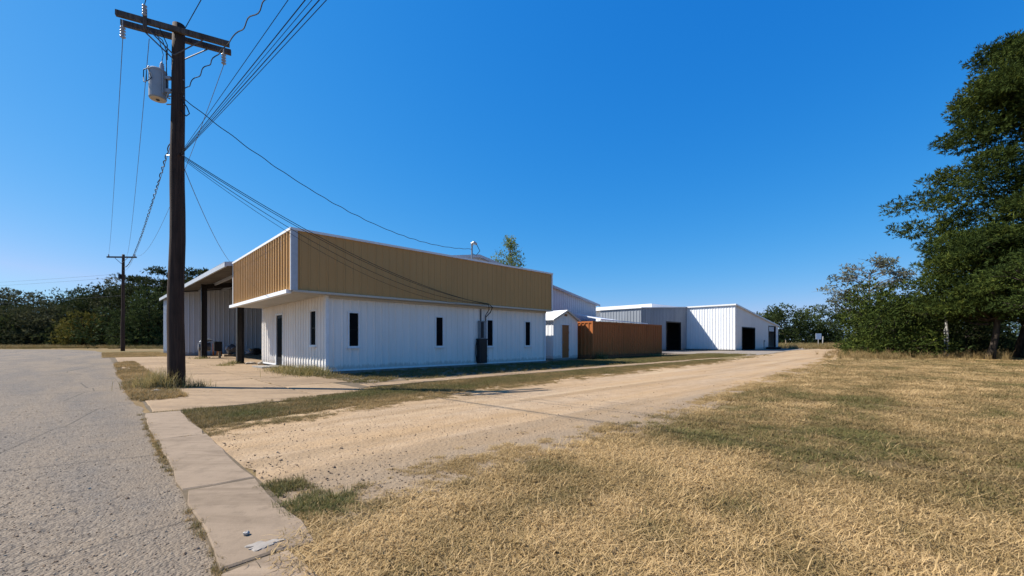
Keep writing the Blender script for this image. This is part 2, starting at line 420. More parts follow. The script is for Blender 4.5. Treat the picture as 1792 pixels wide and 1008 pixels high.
# ribbed cladding ---------------------------------------------------------------
SHEET_CACHE = {}
def clad(parent, name, p0, ang, L, z0, z1, mat, pitch=0.30, per=3, rib=0.028, holes=(), lift=0.0, ribw=1.0):
    """sheets side by side from p0 along the direction ang; outside is to the right of that direction.
    z1 is a height or a function of the distance along the wall; holes are (s0,s1,zb,zt)"""
    w = pitch * per; n = max(1, int(math.ceil(L / w - 0.05)))
    zf = z1 if callable(z1) else (lambda s: z1)
    for i in range(n):
        s0, s1 = i * w, min(L, (i + 1) * w)
        if s1 - s0 < 0.04: continue
        hs = [h for h in holes if h[1] > s0 and h[0] < s1]
        pts = []
        k = 0
        while k * pitch < s1 - s0 - 1e-4:
            b = k * pitch
            for ds, o in ((0.0, 0.0), (pitch - 0.055 * ribw - 0.022, 0.0), (pitch - 0.055 * ribw, rib), (pitch - 0.022 * ribw, rib), (pitch, 0.0)):
                if b + ds <= s1 - s0 + 1e-6: pts.append((b + ds, o))
            k += 1
        if pts[-1][0] < s1 - s0 - 0.001: pts.append((s1 - s0, 0.0))
        if s1 < L - 0.02: pts[-1] = (pts[-1][0] + 0.008, pts[-1][1])    # lap over the next sheet
        xs = [q[0] for q in pts]; os_ = [q[1] for q in pts]
        for h in hs:
            for e in (h[0] - s0, h[1] - s0):
                if 0 < e < s1 - s0: pts.append((e, float(np.interp(e, xs, os_))))
        pts = sorted(set(pts))
        key = None
        if not hs and not callable(z1): key = (round(s1 - s0, 3), z0, z1, mat, pitch, rib)
        me = SHEET_CACHE.get(key) if key else None
        if me is None:
            V, Fc = [], []
            def quad(a, b, za0, za1, zb0, zb1):
                n_ = len(V)
                V.extend([(a[0], -a[1], za0), (b[0], -b[1], zb0), (b[0], -b[1], zb1), (a[0], -a[1], za1)])
                Fc.append((n_, n_ + 1, n_ + 2, n_ + 3))
            for a, b in zip(pts[:-1], pts[1:]):
                mid = s0 + (a[0] + b[0]) / 2
                h = next((h for h in hs if h[0] <= mid <= h[1]), None)
                ta, tb = zf(s0 + a[0]), zf(s0 + b[0])
                if h:
                    if h[2] > z0 + 0.01: quad(a, b, z0, h[2], z0, h[2])
                    if h[3] < min(ta, tb) - 0.01: quad(a, b, h[3], ta, h[3], tb)
                else: quad(a, b, z0, ta, z0, tb)
            if not V: continue
            me = mesh_data(name, V, Fc, mat)
            if key: SHEET_CACHE[key] = me
        j = lift + (0.002 if i % 2 else -0.001) + random.uniform(-0.0006, 0.0006)
        ca, sa = math.cos(ang), math.sin(ang)
        obj(name, me, parent, (p0[0] + ca * s0 + sa * j, p0[1] + sa * s0 - ca * j, 0), ang)
def window(parent, p0, ang, s0, s1, zb, zt, frame='white_trim', depth=0.10):
    """frame bars round an opening, a pane set back, a sill"""
    ca, sa = math.cos(ang), math.sin(ang)
    loc = (p0[0] + ca * s0, p0[1] + sa * s0, 0); w = s1 - s0; f = 0.04
    m = MB()
    m.box(-f, 0.012, -0.045, depth, zb - f, zt + f).box(w - 0.012, w + f, -0.045, depth, zb - f, zt + f)
    m.box(0.012, w - 0.012, -0.043, depth, zt - 0.012, zt + f).box(0.012, w - 0.012, -0.043, depth, zb - f, zb + 0.012)
    wo = m.build('window', frame, parent, loc, ang)
    MB().box(0.014, w - 0.014, -0.004, 0.006, zb + 0.014, zt - 0.014).build('pane', 'window_glass', wo)
    MB().box(0.012, w - 0.012, -0.012, 0.012, (zb + zt) / 2 - 0.014, (zb + zt) / 2 + 0.014).build('window_bar', 'dark_bronze_frame', wo)
    MB().box(-f - 0.03, w + f + 0.03, -0.085, -0.002, zb - f - 0.035, zb - f - 0.002).build('sill', frame, wo)
    return wo
PI = math.pi
# ------------------------------------------------------------------ ground
def sheet(name, ab_pts, z, mat, jitter=0.0, step=0.35, label=None, cat=None, world=False):
    pts = []
    k = len(ab_pts)
    for i in range(k):
        p, q = np.array(ab_pts[i], float), np.array(ab_pts[(i + 1) % k], float)
        L = np.linalg.norm(q - p); n = max(1, int(L / step)) if jitter else 1
        n = min(n, 260)
        nv = np.array([-(q - p)[1], (q - p)[0]]) / (L + 1e-9)
        ph = rng.uniform(0, 6.28, 4)
        for j in range(n):
            s = j / n * L
            d = jitter * (0.5 * math.sin(s * 1.1 + ph[0]) + 0.35 * math.sin(s * 2.9 + ph[1]) + 0.25 * math.sin(s * 6.7 + ph[2]) + rng.uniform(-.3, .3)) if jitter else 0
            pts.append(p + (q - p) * j / n + nv * d)
    V = [(*(wp(*q) if not world else q), z) for q in pts]
    from mathutils.geometry import tessellate_polygon
    tr = tessellate_polygon([[Vector(v) for v in V]])
    fs = []
    for a, b, c in tr:
        n_ = (Vector(V[b]) - Vector(V[a])).cross(Vector(V[c]) - Vector(V[a]))
        fs.append((a, b, c) if n_.z > 0 else (a, c, b))
    o = obj(name, mesh_data(name, V, fs, mat))
    return props(o, label, cat, kind='structure')
sheet('ground', [(-2500, -300), (2500, -300), (2500, 3500), (-2500, 3500)], 0.0, 'dry_field', label='flat dry grass field reaching to the tree lines', cat='ground', world=True)
sheet('road', [(-40, -45), (-5.1, -45), (-5.1, 34), (-6.3, 55), (-9, 68), (-16, 76), (-40, 80)], 0.004, 'worn_asphalt', 0.07, 0.3, 'weathered grey chip-seal road running off at the left', 'road')
sheet('cross_street', [(-60, 96), (-9, 92), (6, 96), (6, 99.5), (-9, 97), (-60, 102)], 0.004, 'concrete_tan', 0.1, 1.0, 'pale strip of side street below the far left trees', 'street')
sheet('gravel_drive', [(-4.62, -12.55), (-2.0, -12.35), (4.7, -12.2), (20, -11.1), (35, -9.6), (54, -7.6), (70, -4.5), (72, -2.5), (54, -2.6), (36, -4.6), (22, -5.6), (19, -6.2), (5, -6.75), (-2, -7.5), (-4.62, -8.1)],
      0.004, 'gravel_drive', 0.10, 0.3, 'sandy gravel drive curving past the metal buildings', 'drive')
sheet('forecourt', [(30, -4.2), (36, -4.4), (54, -2.4), (78, -1.5), (78, 1.6), (48, 1.4), (47.5, 7.2), (34, 7.2)], 0.010, 'grey_lot', 0.12, 0.5, 'grey gravel forecourt before the far white shed', 'forecourt')
sheet('yard_soil', [(-0.9, -4.05), (24, -3.7), (34, -1), (34, 4.5), (16.2, 4.5), (13, 9), (0.05, 7), (-0.6, 0.3)], 0.005, 'yard_soil', 0.12, 0.4, 'bare shaded soil along the foot of the office wall', 'soil')
sheet('apron_bed', [(-5.0, -6.2), (-2.1, -5.6), (-0.7, -4.9), (0.3, -0.3), (0.3, 8.2), (8.0, 8.2), (8.0, 25.1), (-5.0, 25.1), (-5.3, 31), (-5.08, -2)], 0.007, 'joint_soil', 0.05, 0.4, 'soil showing in the joints of the concrete apron', 'soil')

def slab(parent, a0, a1, b0, b1, z, mat, name='concrete_slab', jit=0.012, worn=False):
    cx, cy = (a0 + a1) / 2, (b0 + b1) / 2
    xy = []
    per = [(a0, b0), (a1, b0), (a1, b1), (a0, b1)]
    for i in range(4):
        p, q = per[i], per[(i + 1) % 4]
        L = math.hypot(q[0] - p[0], q[1] - p[1]); n = max(2, int(L / 0.28))
        for j in range(n):
            f = j / n; e = jit * (1.8 if j == 0 else 1)
            xy.append((p[0] + (q[0] - p[0]) * f + random.uniform(-e, e) - cx, p[1] + (q[1] - p[1]) * f + random.uniform(-e, e) - cy))
    k = len(xy); tx, ty = random.uniform(-.0018, .0018), random.uniform(-.0018, .0018)
    ins = 0.014
    V, Fc = [], []
    for (x, y) in xy: V.append((x, y, 0.0))
    for (x, y) in xy: V.append((x, y, z - 0.008 + tx * x + ty * y))
    for (x, y) in xy:
        d = math.hypot(x, y) + 1e-6; V.append((x * (1 - ins / d), y * (1 - ins / d), z + tx * x + ty * y))
    for i in range(k):
        j = (i + 1) % k
        Fc += [(i, j, k + j, k + i), (k + i, k + j, 2 * k + j, 2 * k + i)]
    Fc.append(tuple(range(2 * k, 3 * k)))
    px, py = wp(cx, cy)
    o = obj(name, mesh_data(name, V, Fc, mat), parent)
    o.matrix_local = parent_inv(parent) @ Matrix.Translation((px, py, 0)) @ Matrix.Rotation(TH, 4, 'Z')
    return o
def parent_inv(p):
    return (Matrix.Translation(p.location) @ Matrix.Rotation(p.rotation_euler.z, 4, 'Z')).inverted()

apron = props(empty('concrete_apron', (*wp(-2.4, -6), 0)), 'tan concrete apron of cracked slabs before the office and the open bay', 'apron', kind='structure')
aa = [-4.98, -2.35, 0.0]
bb = [-6.15, -3.4, -0.5, 2.5, 5.4, 8.3, 11.2, 14.2, 17.2, 20.2, 24.9]
for i in range(len(aa) - 1):
    for j in range(len(bb) - 1):
        a0, a1, b0, b1 = aa[i], aa[i + 1], bb[j], bb[j + 1]
        if i == 1 and j == 0: a1 = -1.1; b0 = -5.75
        if i == 1 and j == 1: a1 = -0.35
        if i == 1 and 2 <= j <= 4: a1 = -0.07
        g = 0.014
        slab(apron, a0 + g, a1 - g, b0 + g, b1 - g, 0.024 + random.uniform(-.004, .004), 'concrete_tan')
for b0, b1 in zip(bb[5:-1], bb[6:]):
    for a0, a1 in ((0.0, 4.0), (4.0, 7.9)):
        slab(apron, a0 + .014, a1 - .014, b0 + .014, b1 - .014, 0.024 + random.uniform(-.003, .003), 'concrete_tan')
sheet('gutter_bed', [(-5.11, -17.2), (-4.63, -17.2), (-4.63, -6.1), (-5.11, -6.1)], 0.014, 'joint_soil', 0.012, 0.25, 'soil under and beside the gutter slabs', 'soil')
gut = props(empty('concrete_gutter_strip', (*wp(-4.87, -10), 0)), 'narrow strip of concrete slabs beside the asphalt edge', 'kerb strip', kind='structure')
for b0, b1 in ((-17.2, -14.6), (-14.6, -12.405), (-12.40, -10.91), (-10.88, -8.64), (-8.63, -6.24)):
    slab(gut, -5.10, -4.80 if b1 < -12 else -4.65, b0 + .004, b1 - .004, 0.026 + random.uniform(-.0015, .0015), 'concrete_gutter', jit=0.018)
pth = props(empty('concrete_path', (*wp(8, -4.5), 0)), 'thin concrete path of short slabs parallel to the office wall', 'path', kind='structure')
x = -0.75
while x < 23:
    l = random.uniform(1.15, 1.6)
    bo = 0.25 * math.sin(x * 0.25)
    slab(pth, x + .015, x + l - .015, -4.9 + bo * 0.5, -4.2 + bo * 0.5, 0.022 + random.uniform(-.005, .005), 'concrete_tan', jit=0.025)
    x += l
# ------------------------------------------------------------------ office block
off = props(empty('office_building', (*wp(0, 0), 0), TH), 'white ribbed metal office with wide tan fascia and narrow dark windows', 'building')
LW, SW, WT = 11.5, 8.3, 2.80
wins = [(0.78, 1.14, 0.96, 2.18), (4.50, 4.86, 0.94, 2.17), (7.36, 7.72, 0.92, 2.15), (9.95, 10.33, 0.92, 2.15)]
swin = [(SW - 1.50, SW - 0.92, 1.0, 2.26)]
sdoor = (SW - 5.80, SW - 4.85, 0.10, 2.32)
clad(off, 'wall_panel', (0, 0), 0, LW, 0.10, WT, 'white_sheet_metal', holes=wins)
clad(off, 'wall_panel', (0, SW), -PI / 2, SW, 0.10, WT, 'white_sheet_metal', holes=swin + [sdoor], rib=0.036, ribw=1.2)
clad(off, 'wall_panel', (LW, 0), PI / 2, SW, 0.10, WT, 'white_sheet_metal')
clad(off, 'wall_panel', (LW, SW), PI, LW, 0.10, WT, 'white_sheet_metal')
for w_ in wins: window(off, (0, 0), 0, *w_)
for w_ in swin: window(off, (0, SW), -PI / 2, *w_)
# front door, dark glass leaf in a bronze frame, with a handle
ang = -PI / 2; loc = (0, SW - sdoor[0], 0); dw = sdoor[1] - sdoor[0]
d = MB().box(-0.05, 0.02, -0.05, 0.10, 0.10, 2.36).box(dw - 0.02, dw + 0.05, -0.05, 0.10, 0.10, 2.36).box(0.02, dw - 0.02, -0.048, 0.10, 2.29, 2.36) \
    .build('door', 'white_trim', off, loc, ang)
MB().box(0.02, dw - 0.02, -0.005, 0.03, 0.11, 2.29).build('door_leaf', 'dark_bronze_frame', d)
MB().box(0.14, dw - 0.14, -0.012, -0.006, 0.45, 2.15).build('pane', 'window_glass', d)
MB().tube([(dw - 0.09, 0.03, 1.0), (dw - 0.09, -0.02, 1.0), (dw - 0.09, -0.02, 1.25), (dw - 0.09, 0.03, 1.25)], 0.012).build('handle', 'galvanised', d)
MB().box(-0.3, dw + 0.3, -0.9, -0.005, 0.0, 0.075).build('door_step', 'foundation_concrete', off, loc, ang)
# foundation, drip trims and corners
MB().box(0.03, LW - 0.02, 0.02, SW - 0.03, 0.0, 0.10).build('foundation', 'foundation_concrete', off)
MB().box(-0.035, LW + 0.03, -0.045, -0.001, 0.085, 0.145).box(-0.045, -0.001, 0.0, SW - 5.82 + 0.9 - 0.0, 0.085, 0.145).build('base_trim', 'white_trim', off)
MB().box(-0.045, -0.001, SW - sdoor[0] + 0.06, SW, 0.085, 0.145).build('base_trim', 'white_trim', off)
MB().box(-0.04, 0.075, -0.04, -0.031, 0.146, WT - 0.06).box(-0.04, -0.031, -0.0305, 0.075, 0.146, WT - 0.06).build('corner_trim', 'white_trim', off)
MB().box(LW - 0.075, LW + 0.04, -0.04, -0.031, 0.146, WT - 0.06).build('corner_trim', 'white_trim', off)
# overhanging tan fascia
FX, FY, FZ0, FZ1, FXE, FYE = -1.2, -0.30, 2.80, 4.74, 11.72, 8.10
clad(off, 'fascia_panel', (FX, FY), 0, FXE - FX, FZ0, FZ1, 'tan_sheet_metal', pitch=0.29, per=3, rib=0.022)
clad(off, 'fascia_panel', (FX, FYE), -PI / 2, FYE - FY, FZ0, FZ1, 'tan_sheet_metal', pitch=0.30, per=3, rib=0.045, ribw=1.7)
clad(off, 'fascia_panel', (FXE, FY), PI / 2, FYE - FY, FZ0, FZ1, 'tan_sheet_metal', pitch=0.29, per=3, rib=0.022)
clad(off, 'fascia_panel', (FXE, FYE), PI, FXE - FX, FZ0, FZ1, 'tan_sheet_metal', pitch=0.29, per=3, rib=0.022)
MB().box(FX - 0.038, FX + 0.165, FY - 0.046, FY - 0.034, FZ0 - 0.01, FZ1).box(FX - 0.042, FX - 0.033, FY - 0.033, FY + 0.045, FZ0 - 0.01, FZ1).build('corner_trim', 'grey_trim', off)
MB().box(FXE - 0.05, FXE + 0.045, FY - 0.044, FY - 0.032, FZ0 - 0.01, FZ1).build('corner_trim', 'white_trim', off)
MB().box(FX - 0.042, FX - 0.033, FYE - 0.05, FYE + 0.03, FZ0 + 0.03, FZ1).build('corner_trim', 'white_trim', off)
cap = MB()
cap.box(FX - 0.06, FXE + 0.06, FY - 0.06, FY + 0.14, FZ1 - 0.005, FZ1 + 0.075)
cap.box(FX - 0.06, FX + 0.14, FY + 0.142, FYE + 0.05, FZ1 - 0.005, FZ1 + 0.075)
cap.box(FXE - 0.14, FXE + 0.06, FY + 0.142, FYE + 0.05, FZ1 - 0.005, FZ1 + 0.075)
cap.box(FX + 0.142, FXE - 0.142, FYE - 0.15, FYE + 0.05, FZ1 - 0.005, FZ1 + 0.075).build('cap_flashing', 'white_trim', off)
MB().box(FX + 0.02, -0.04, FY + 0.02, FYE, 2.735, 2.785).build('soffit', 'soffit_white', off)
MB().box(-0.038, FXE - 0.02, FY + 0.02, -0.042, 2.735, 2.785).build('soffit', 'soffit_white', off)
MB().box(FX - 0.14, FX + 0.018, FY + 0.10, FYE + 0.22, 2.70, 2.822).build('drip_flange', 'bright_white_sheet', off)
MB().box(FX + 0.02, FXE + 0.03, FY - 0.075, FY + 0.018, 2.742, 2.812).build('drip_flange', 'cream_trim', off)
MB().box(0.1, LW, -0.115, -0.044, 2.655, 2.733).build('drip_flange', 'cream_trim', off)
MB().box(FX + 0.1, FXE - 0.1, FY + 0.1, FYE - 0.1, 4.2, 4.32).build('roof', 'grey_sheet_metal', off)
# meter and breaker boxes on the long wall, with conduit
up = MB().box(6.80, 7.14, -0.21, -0.035, 1.27, 2.06).build('breaker_box', 'panel_grey_paint', off)
MB().box(6.82, 6.99, -0.222, -0.212, 1.30, 2.03).build('cover_plate', 'panel_dark_paint', up)
MB().box(6.79, 7.15, -0.24, -0.035, 2.062, 2.085).build('rain_hood', 'panel_grey_paint', up)
lo = MB().box(6.72, 7.17, -0.25, -0.035, 0.14, 1.268).build('meter_cabinet', 'panel_dark_paint', off)
MB().box(6.68, 7.21, -0.265, -0.034, 1.20, 1.262).build('cabinet_lip', 'panel_dark_paint', lo)
MB().box(6.80, 7.10, -0.262, -0.251, 0.22, 1.1).build('cabinet_door', 'black_plastic', lo)
c = MB().tube([(6.70, -0.09, 1.2), (6.62, -0.10, 0.95), (6.60, -0.11, 0.6), (6.66, -0.11, 0.2)], 0.022)
c.tube([(7.19, -0.09, 1.25), (7.27, -0.1, 0.95), (7.24, -0.11, 0.6), (7.29, -0.1, 0.45), (7.20, -0.1, 0.16)], 0.022)
c.build('conduit', 'wire_black', lo)
c = MB().tube([(7.22, -0.36, 2.83), (7.36, -0.40, 2.72), (7.40, -0.22, 2.50), (7.24, -0.08, 2.28), (7.21, -0.06, 1.9), (7.20, -0.06, 1.27)], 0.022)
c.tube([(7.15, -0.38, 2.84), (7.19, -0.36, 2.6), (7.20, -0.10, 2.35), (7.22, -0.07, 1.3)], 0.018)
c.tube([(6.95, -0.06, 2.64), (6.95, -0.06, 2.08)], 0.025)
c.build('cable_drop', 'wire_black', off)
# service mast through the roof
sm = MB().tube([(6.75, 0.35, 4.3), (6.75, 0.35, 5.62)], 0.04, 10).build('service_mast', 'galvanised', off)
MB().tube([(6.75, 0.35, 5.60), (6.75, 0.33, 5.70), (6.80, 0.25, 5.74), (6.86, 0.15, 5.66)], [0.05, 0.075, 0.08, 0.06], 10).build('weatherhead', 'galvanised', sm)
MB().tube([(6.86, 0.15, 5.66), (6.98, 0.05, 5.35), (6.88, 0.2, 5.15), (6.76, 0.30, 5.22)], 0.016).build('drip_loop', 'wire_black', sm)
# ------------------------------------------------------------------ big warehouse behind
WX0, WY0 = -1.2, 8.5
wh = props(empty('warehouse', (*wp(WX0, WY0), 0), TH), 'large grey gabled warehouse with an open post-carried bay behind the office', 'building')
RX, RZ, WL, WD = 15.0, 7.36, 30.0, 27.9
def eave(y): return 4.80 + 0.0132 * y
def gz(x, y=0):
    e = eave(y)
    return e + (RZ - e) * (1 - abs(x - RX) / RX) - 0.10
clad(wh, 'wall_panel', (1.3, 0), 0, WL - 1.3, 0.02, lambda s: gz(1.3 + s), 'grey_sheet_metal', pitch=0.30, per=3)
clad(wh, 'wall_panel', (0.05, 16.7), 0, 8.0, 0.05, lambda s: gz(0.05 + s, 16.7) - 0.05, 'grey_sheet_metal', pitch=0.32, per=3)
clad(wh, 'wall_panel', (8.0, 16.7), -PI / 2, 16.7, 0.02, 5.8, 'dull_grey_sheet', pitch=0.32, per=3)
sa_ = math.atan2(16.7 - WD, 0.0 - (-0.3))
clad(wh, 'wall_panel', (-0.3, WD), sa_, math.hypot(0.3, WD - 16.7), 0.05, lambda s: eave(WD - s) - 0.12, 'grey_sheet_metal', pitch=0.30, per=3)
clad(wh, 'wall_panel', (WL, 0), PI / 2, WD, 0.02, 4.6, 'grey_sheet_metal')
clad(wh, 'wall_panel', (WL, WD), PI, WL + 0.3, 0.02, lambda s: gz(max(0, WL - s), WD), 'grey_sheet_metal')
# roof planes with thickness
def roof_plane(name, quad, th, mat, parent):
    V = [(x, y, z) for x, y, z in quad] + [(x, y, z - th) for x, y, z in quad]
    F_ = [(0, 1, 2, 3), (7, 6, 5, 4)] + [(i, 4 + i, 4 + (i + 1) % 4, (i + 1) % 4) for i in range(4)]
    return obj(name, mesh_data(name, V, F_, mat), parent)
roof_plane('roof', [(-0.25, -0.25, eave(0)), (RX, -0.25, RZ), (RX, WD + 0.2, RZ), (-0.5, WD + 0.2, eave(WD))], 0.09, 'dull_grey_sheet', wh)
roof_plane('roof', [(RX, -0.25, RZ - .002), (WL + 0.25, -0.25, eave(0) - 0.1), (WL + 0.25, WD + 0.2, eave(0) - 0.1), (RX, WD + 0.2, RZ - .002)], 0.09, 'grey_sheet_metal', wh)
V = [(-0.34, -0.28, eave(0) + 0.03), (-0.255, -0.28, eave(0) + 0.03), (-0.255, -0.28, eave(0) - 0.20), (-0.34, -0.28, eave(0) - 0.20)]
V += [(x - 0.25, WD + 0.2, z - eave(0) + eave(WD)) for x, y, z in V]
obj('eave_gutter', mesh_data('eave_gutter', V, [(0, 1, 2, 3), (7, 6, 5, 4), (0, 4, 5, 1), (1, 5, 6, 2), (2, 6, 7, 3), (3, 7, 4, 0)], 'grey_trim'), wh)
def rake(x0, z0, x1, z1):
    m = MB(); V = []
    for (y) in (-0.30, -0.255):
        V += [(x0, y, z0 + 0.03), (x1, y, z1 + 0.03), (x1, y, z1 - 0.17), (x0, y, z0 - 0.17)]
    m.v = V; m.f = [(0, 1, 2, 3), (7, 6, 5, 4), (0, 4, 5, 1), (1, 5, 6, 2), (2, 6, 7, 3), (3, 7, 4, 0)]
    return m.build('rake_trim', 'grey_trim', wh)
rake(-0.3, eave(0), RX, RZ); rake(RX, RZ, WL + 0.3, eave(0) - 0.11)
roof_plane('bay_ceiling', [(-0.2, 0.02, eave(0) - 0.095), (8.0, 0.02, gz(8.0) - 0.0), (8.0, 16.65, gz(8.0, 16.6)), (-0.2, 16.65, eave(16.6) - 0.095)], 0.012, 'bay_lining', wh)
# open bay: I-section posts, beams, purlins
for y, px in ((1.20, 0.30), (10.0, 0.05)):
    z1 = eave(y) - 0.10 + 0.1 * px
    m = MB().box(px + 0.12, px + 0.15, y - 0.15, y + 0.15, 0.02, z1).box(px + 0.39, px + 0.42, y - 0.15, y + 0.15, 0.02, z1).box(px + 0.151, px + 0.389, y - 0.02, y + 0.02, 0.02, z1)
    m.box(px + 0.05, px + 0.49, y - 0.20, y + 0.20, 0.018, 0.045)
    m.build('post', 'dark_steel', wh)
    m = MB()
    z2 = gz(7.9, y) - 0.02
    m.v = [(px + 0.43, y - .09, z1 - 0.28), (7.9, y - .09, z2 - 0.30), (7.9, y - .09, z2), (px + 0.43, y - .09, z1 + 0.03)]
    m.v += [(a_, b_ + .18, c_) for a_, b_, c_ in m.v]
    m.f = [(0, 1, 2, 3), (7, 6, 5, 4), (0, 4, 5, 1), (1, 5, 6, 2), (2, 6, 7, 3), (3, 7, 4, 0)]
    m.build('beam', 'dark_steel', wh)
for x in (0.9, 2.4, 3.9, 5.4, 6.9):
    m = MB()
    V = []
    for y in (0.0, 16.6):
        z = gz(x, y) - 0.005
        V += [(x - 0.035, y, z - 0.16), (x + 0.035, y, z - 0.16), (x + 0.035, y, z), (x - 0.035, y, z)]
    m.v = V; m.f = [(0, 1, 2, 3), (7, 6, 5, 4), (0, 4, 5, 1), (1, 5, 6, 2), (2, 6, 7, 3), (3, 7, 4, 0)]
    m.build('purlin', 'grey_trim', wh)
MB().box(0.02, 8.05, 16.62, 16.72, 0.0, 0.10).build('foundation', 'foundation_concrete', wh)

# ------------------------------------------------------------------ small gabled shed
sh = props(empty('garden_shed', (*wp(13.77, 1.3), 0), TH), 'small white gabled shed with an orange-brown wooden door beside the container', 'shed')
SWD, SDP, SE, SP_ = 2.38, 2.5, 2.50, 3.05
def sg(s): return SE + (SP_ - SE) * (1 - abs(s - SWD / 2) / (SWD / 2)) - 0.03
sd = (0.78, 1.50, 0.12, 2.16)
clad(sh, 'wall_panel', (0, 0), 0, SWD, 0.10, sg, 'white_sheet_metal', pitch=0.30, per=3, rib=0.02, holes=[sd])
clad(sh, 'wall_panel', (0, SDP), -PI / 2, SDP, 0.10, SE - 0.03, 'bright_white_sheet', pitch=0.30, per=3, rib=0.02)
clad(sh, 'wall_panel', (SWD, 0), PI / 2, SDP, 0.10, SE - 0.03, 'white_sheet_metal', pitch=0.30, per=3, rib=0.02)
clad(sh, 'wall_panel', (SWD, SDP), PI, SWD, 0.10, sg, 'white_sheet_metal', pitch=0.30, per=3, rib=0.02)
dr = MB().box(sd[0] - .05, sd[0] + .01, -0.04, 0.06, 0.12, 2.2).box(sd[1] - .01, sd[1] + .05, -0.04, 0.06, 0.12, 2.2).box(sd[0] + .01, sd[1] - .01, -0.038, 0.06, 2.15, 2.2).build('door', 'white_trim', sh)
for k in range(4):
    w = (sd[1] - sd[0] - 0.02) / 4; x0 = sd[0] + 0.01 + k * w
    MB().box(x0 + .004, x0 + w - .004, 0.0 + random.uniform(-.003, .003), 0.03, 0.12, 2.145).build('plank', 'brown_door_wood', dr)
MB().box(sd[0] + .01, sd[1] - .01, -0.022, -0.004, 0.55, 0.66).box(sd[0] + .01, sd[1] - .01, -0.022, -0.004, 1.65, 1.76).build('ledge', 'brown_door_wood', dr)
MB().tube([(sd[0] + 0.09, -0.01, 1.02), (sd[0] + 0.09, -0.06, 1.02), (sd[0] + 0.09, -0.06, 1.16), (sd[0] + 0.09, -0.01, 1.16)], 0.012).build('handle', 'galvanised', dr)
MB().box(0.0, SWD, 0.02, SDP, 0.0, 0.10).build('foundation', 'foundation_concrete', sh)
ov = 0.17
for sx in (-1, 1):
    xe = SWD / 2 + sx * (SWD / 2 + ov); ze = SE - (SP_ - SE) * ov / (SWD / 2)
    q = [(xe, -0.16, ze + .03), (SWD / 2, -0.16, SP_ + .03), (SWD / 2, SDP + 0.1, SP_ + .03), (xe, SDP + 0.1, ze + .03)]
    if sx > 0: q = [q[1], q[0], q[3], q[2]]
    roof_plane('roof', q, 0.05, 'bright_white_sheet', sh)
    m = MB()
    V = []
    for y in (-0.185, -0.162):
        V += [(xe, y, ze + .035), (SWD / 2, y, SP_ + .035), (SWD / 2, y, SP_ - .075), (xe, y, ze - .075)]
    m.v = V; m.f = [(0, 1, 2, 3), (7, 6, 5, 4), (0, 4, 5, 1), (1, 5, 6, 2), (2, 6, 7, 3), (3, 7, 4, 0)]
    m.build('rake_trim', 'cream_trim', sh)
MB().box(SWD / 2 - 0.11, SWD / 2 + 0.11, -0.05, 0.0, 2.70, 2.82).build('vent', 'brown_door_wood', sh)

# ------------------------------------------------------------------ container
CL, CW, CH = 9.4, 2.4, 2.42
ct = props(empty('shipping_container', (*wp(16.45, 0.33), 0), TH), 'rusty orange corrugated shipping container beside the little shed', 'container')
clad(ct, 'side_panel', (0.10, 0.045), 0, CL - 0.2, 0.16, CH - 0.1, 'rust_orange_paint', pitch=0.29, per=4, rib=0.040, ribw=1.9)
clad(ct, 'side_panel', (CL - 0.1, CW - 0.045), PI, CL - 0.2, 0.16, CH - 0.1, 'rust_orange_paint', pitch=0.29, per=4, rib=0.040, ribw=1.9)
clad(ct, 'end_panel', (0.045, CW - 0.1), -PI / 2, CW - 0.2, 0.16, CH - 0.1, 'rust_orange_paint', pitch=0.29, per=4, rib=0.040, ribw=1.9)
for k in range(2):
    y0 = 0.1 + k * (CW - 0.2) / 2
    dd = MB().box(CL - 0.06, CL - 0.02, y0 + 0.01, y0 + (CW - 0.2) / 2 - 0.01, 0.16, CH - 0.1).build('door', 'rust_orange_paint', ct)
    MB().tube([(CL + 0.01, y0 + 0.4, 0.1), (CL + 0.01, y0 + 0.4, CH - 0.06)], 0.018).tube([(CL + 0.01, y0 + 0.75, 0.1), (CL + 0.01, y0 + 0.75, CH - 0.06)], 0.018).build('lock_rod', 'galvanised', dd)
for x0, x1 in ((0, 0.10), (CL - 0.10, CL)):
    for y0, y1 in ((0, 0.10), (CW - 0.10, CW)): MB().box(x0, x1, y0, y1, 0.09, CH).build('corner_post', 'rust_orange_paint', ct)
m = MB().box(0.101, CL - 0.101, 0.0, 0.06, CH - 0.11, CH - 0.003).box(0.101, CL - 0.101, CW - 0.06, CW, CH - 0.11, CH - 0.003)
m.box(0.0, 0.06, 0.101, CW - 0.101, CH - 0.11, CH - 0.004).build('top_rail', 'rust_orange_paint', ct)
m = MB().box(0.101, CL - 0.101, 0.0, 0.06, 0.05, 0.17).box(0.101, CL - 0.101, CW - 0.06, CW, 0.05, 0.17).box(0.0, 0.06, 0.101, CW - 0.101, 0.05, 0.17)
m.build('bottom_rail', 'rust_orange_paint', ct)
MB().box(0.061, CL - 0.03, 0.061, CW - 0.061, CH - 0.05, CH - 0.02).build('roof', 'rust_orange_paint', ct)
MB().box(0.07, CL - 0.07, 0.07, CW - 0.07, 0.10, 0.15).build('floor', 'old_wood_pale', ct)

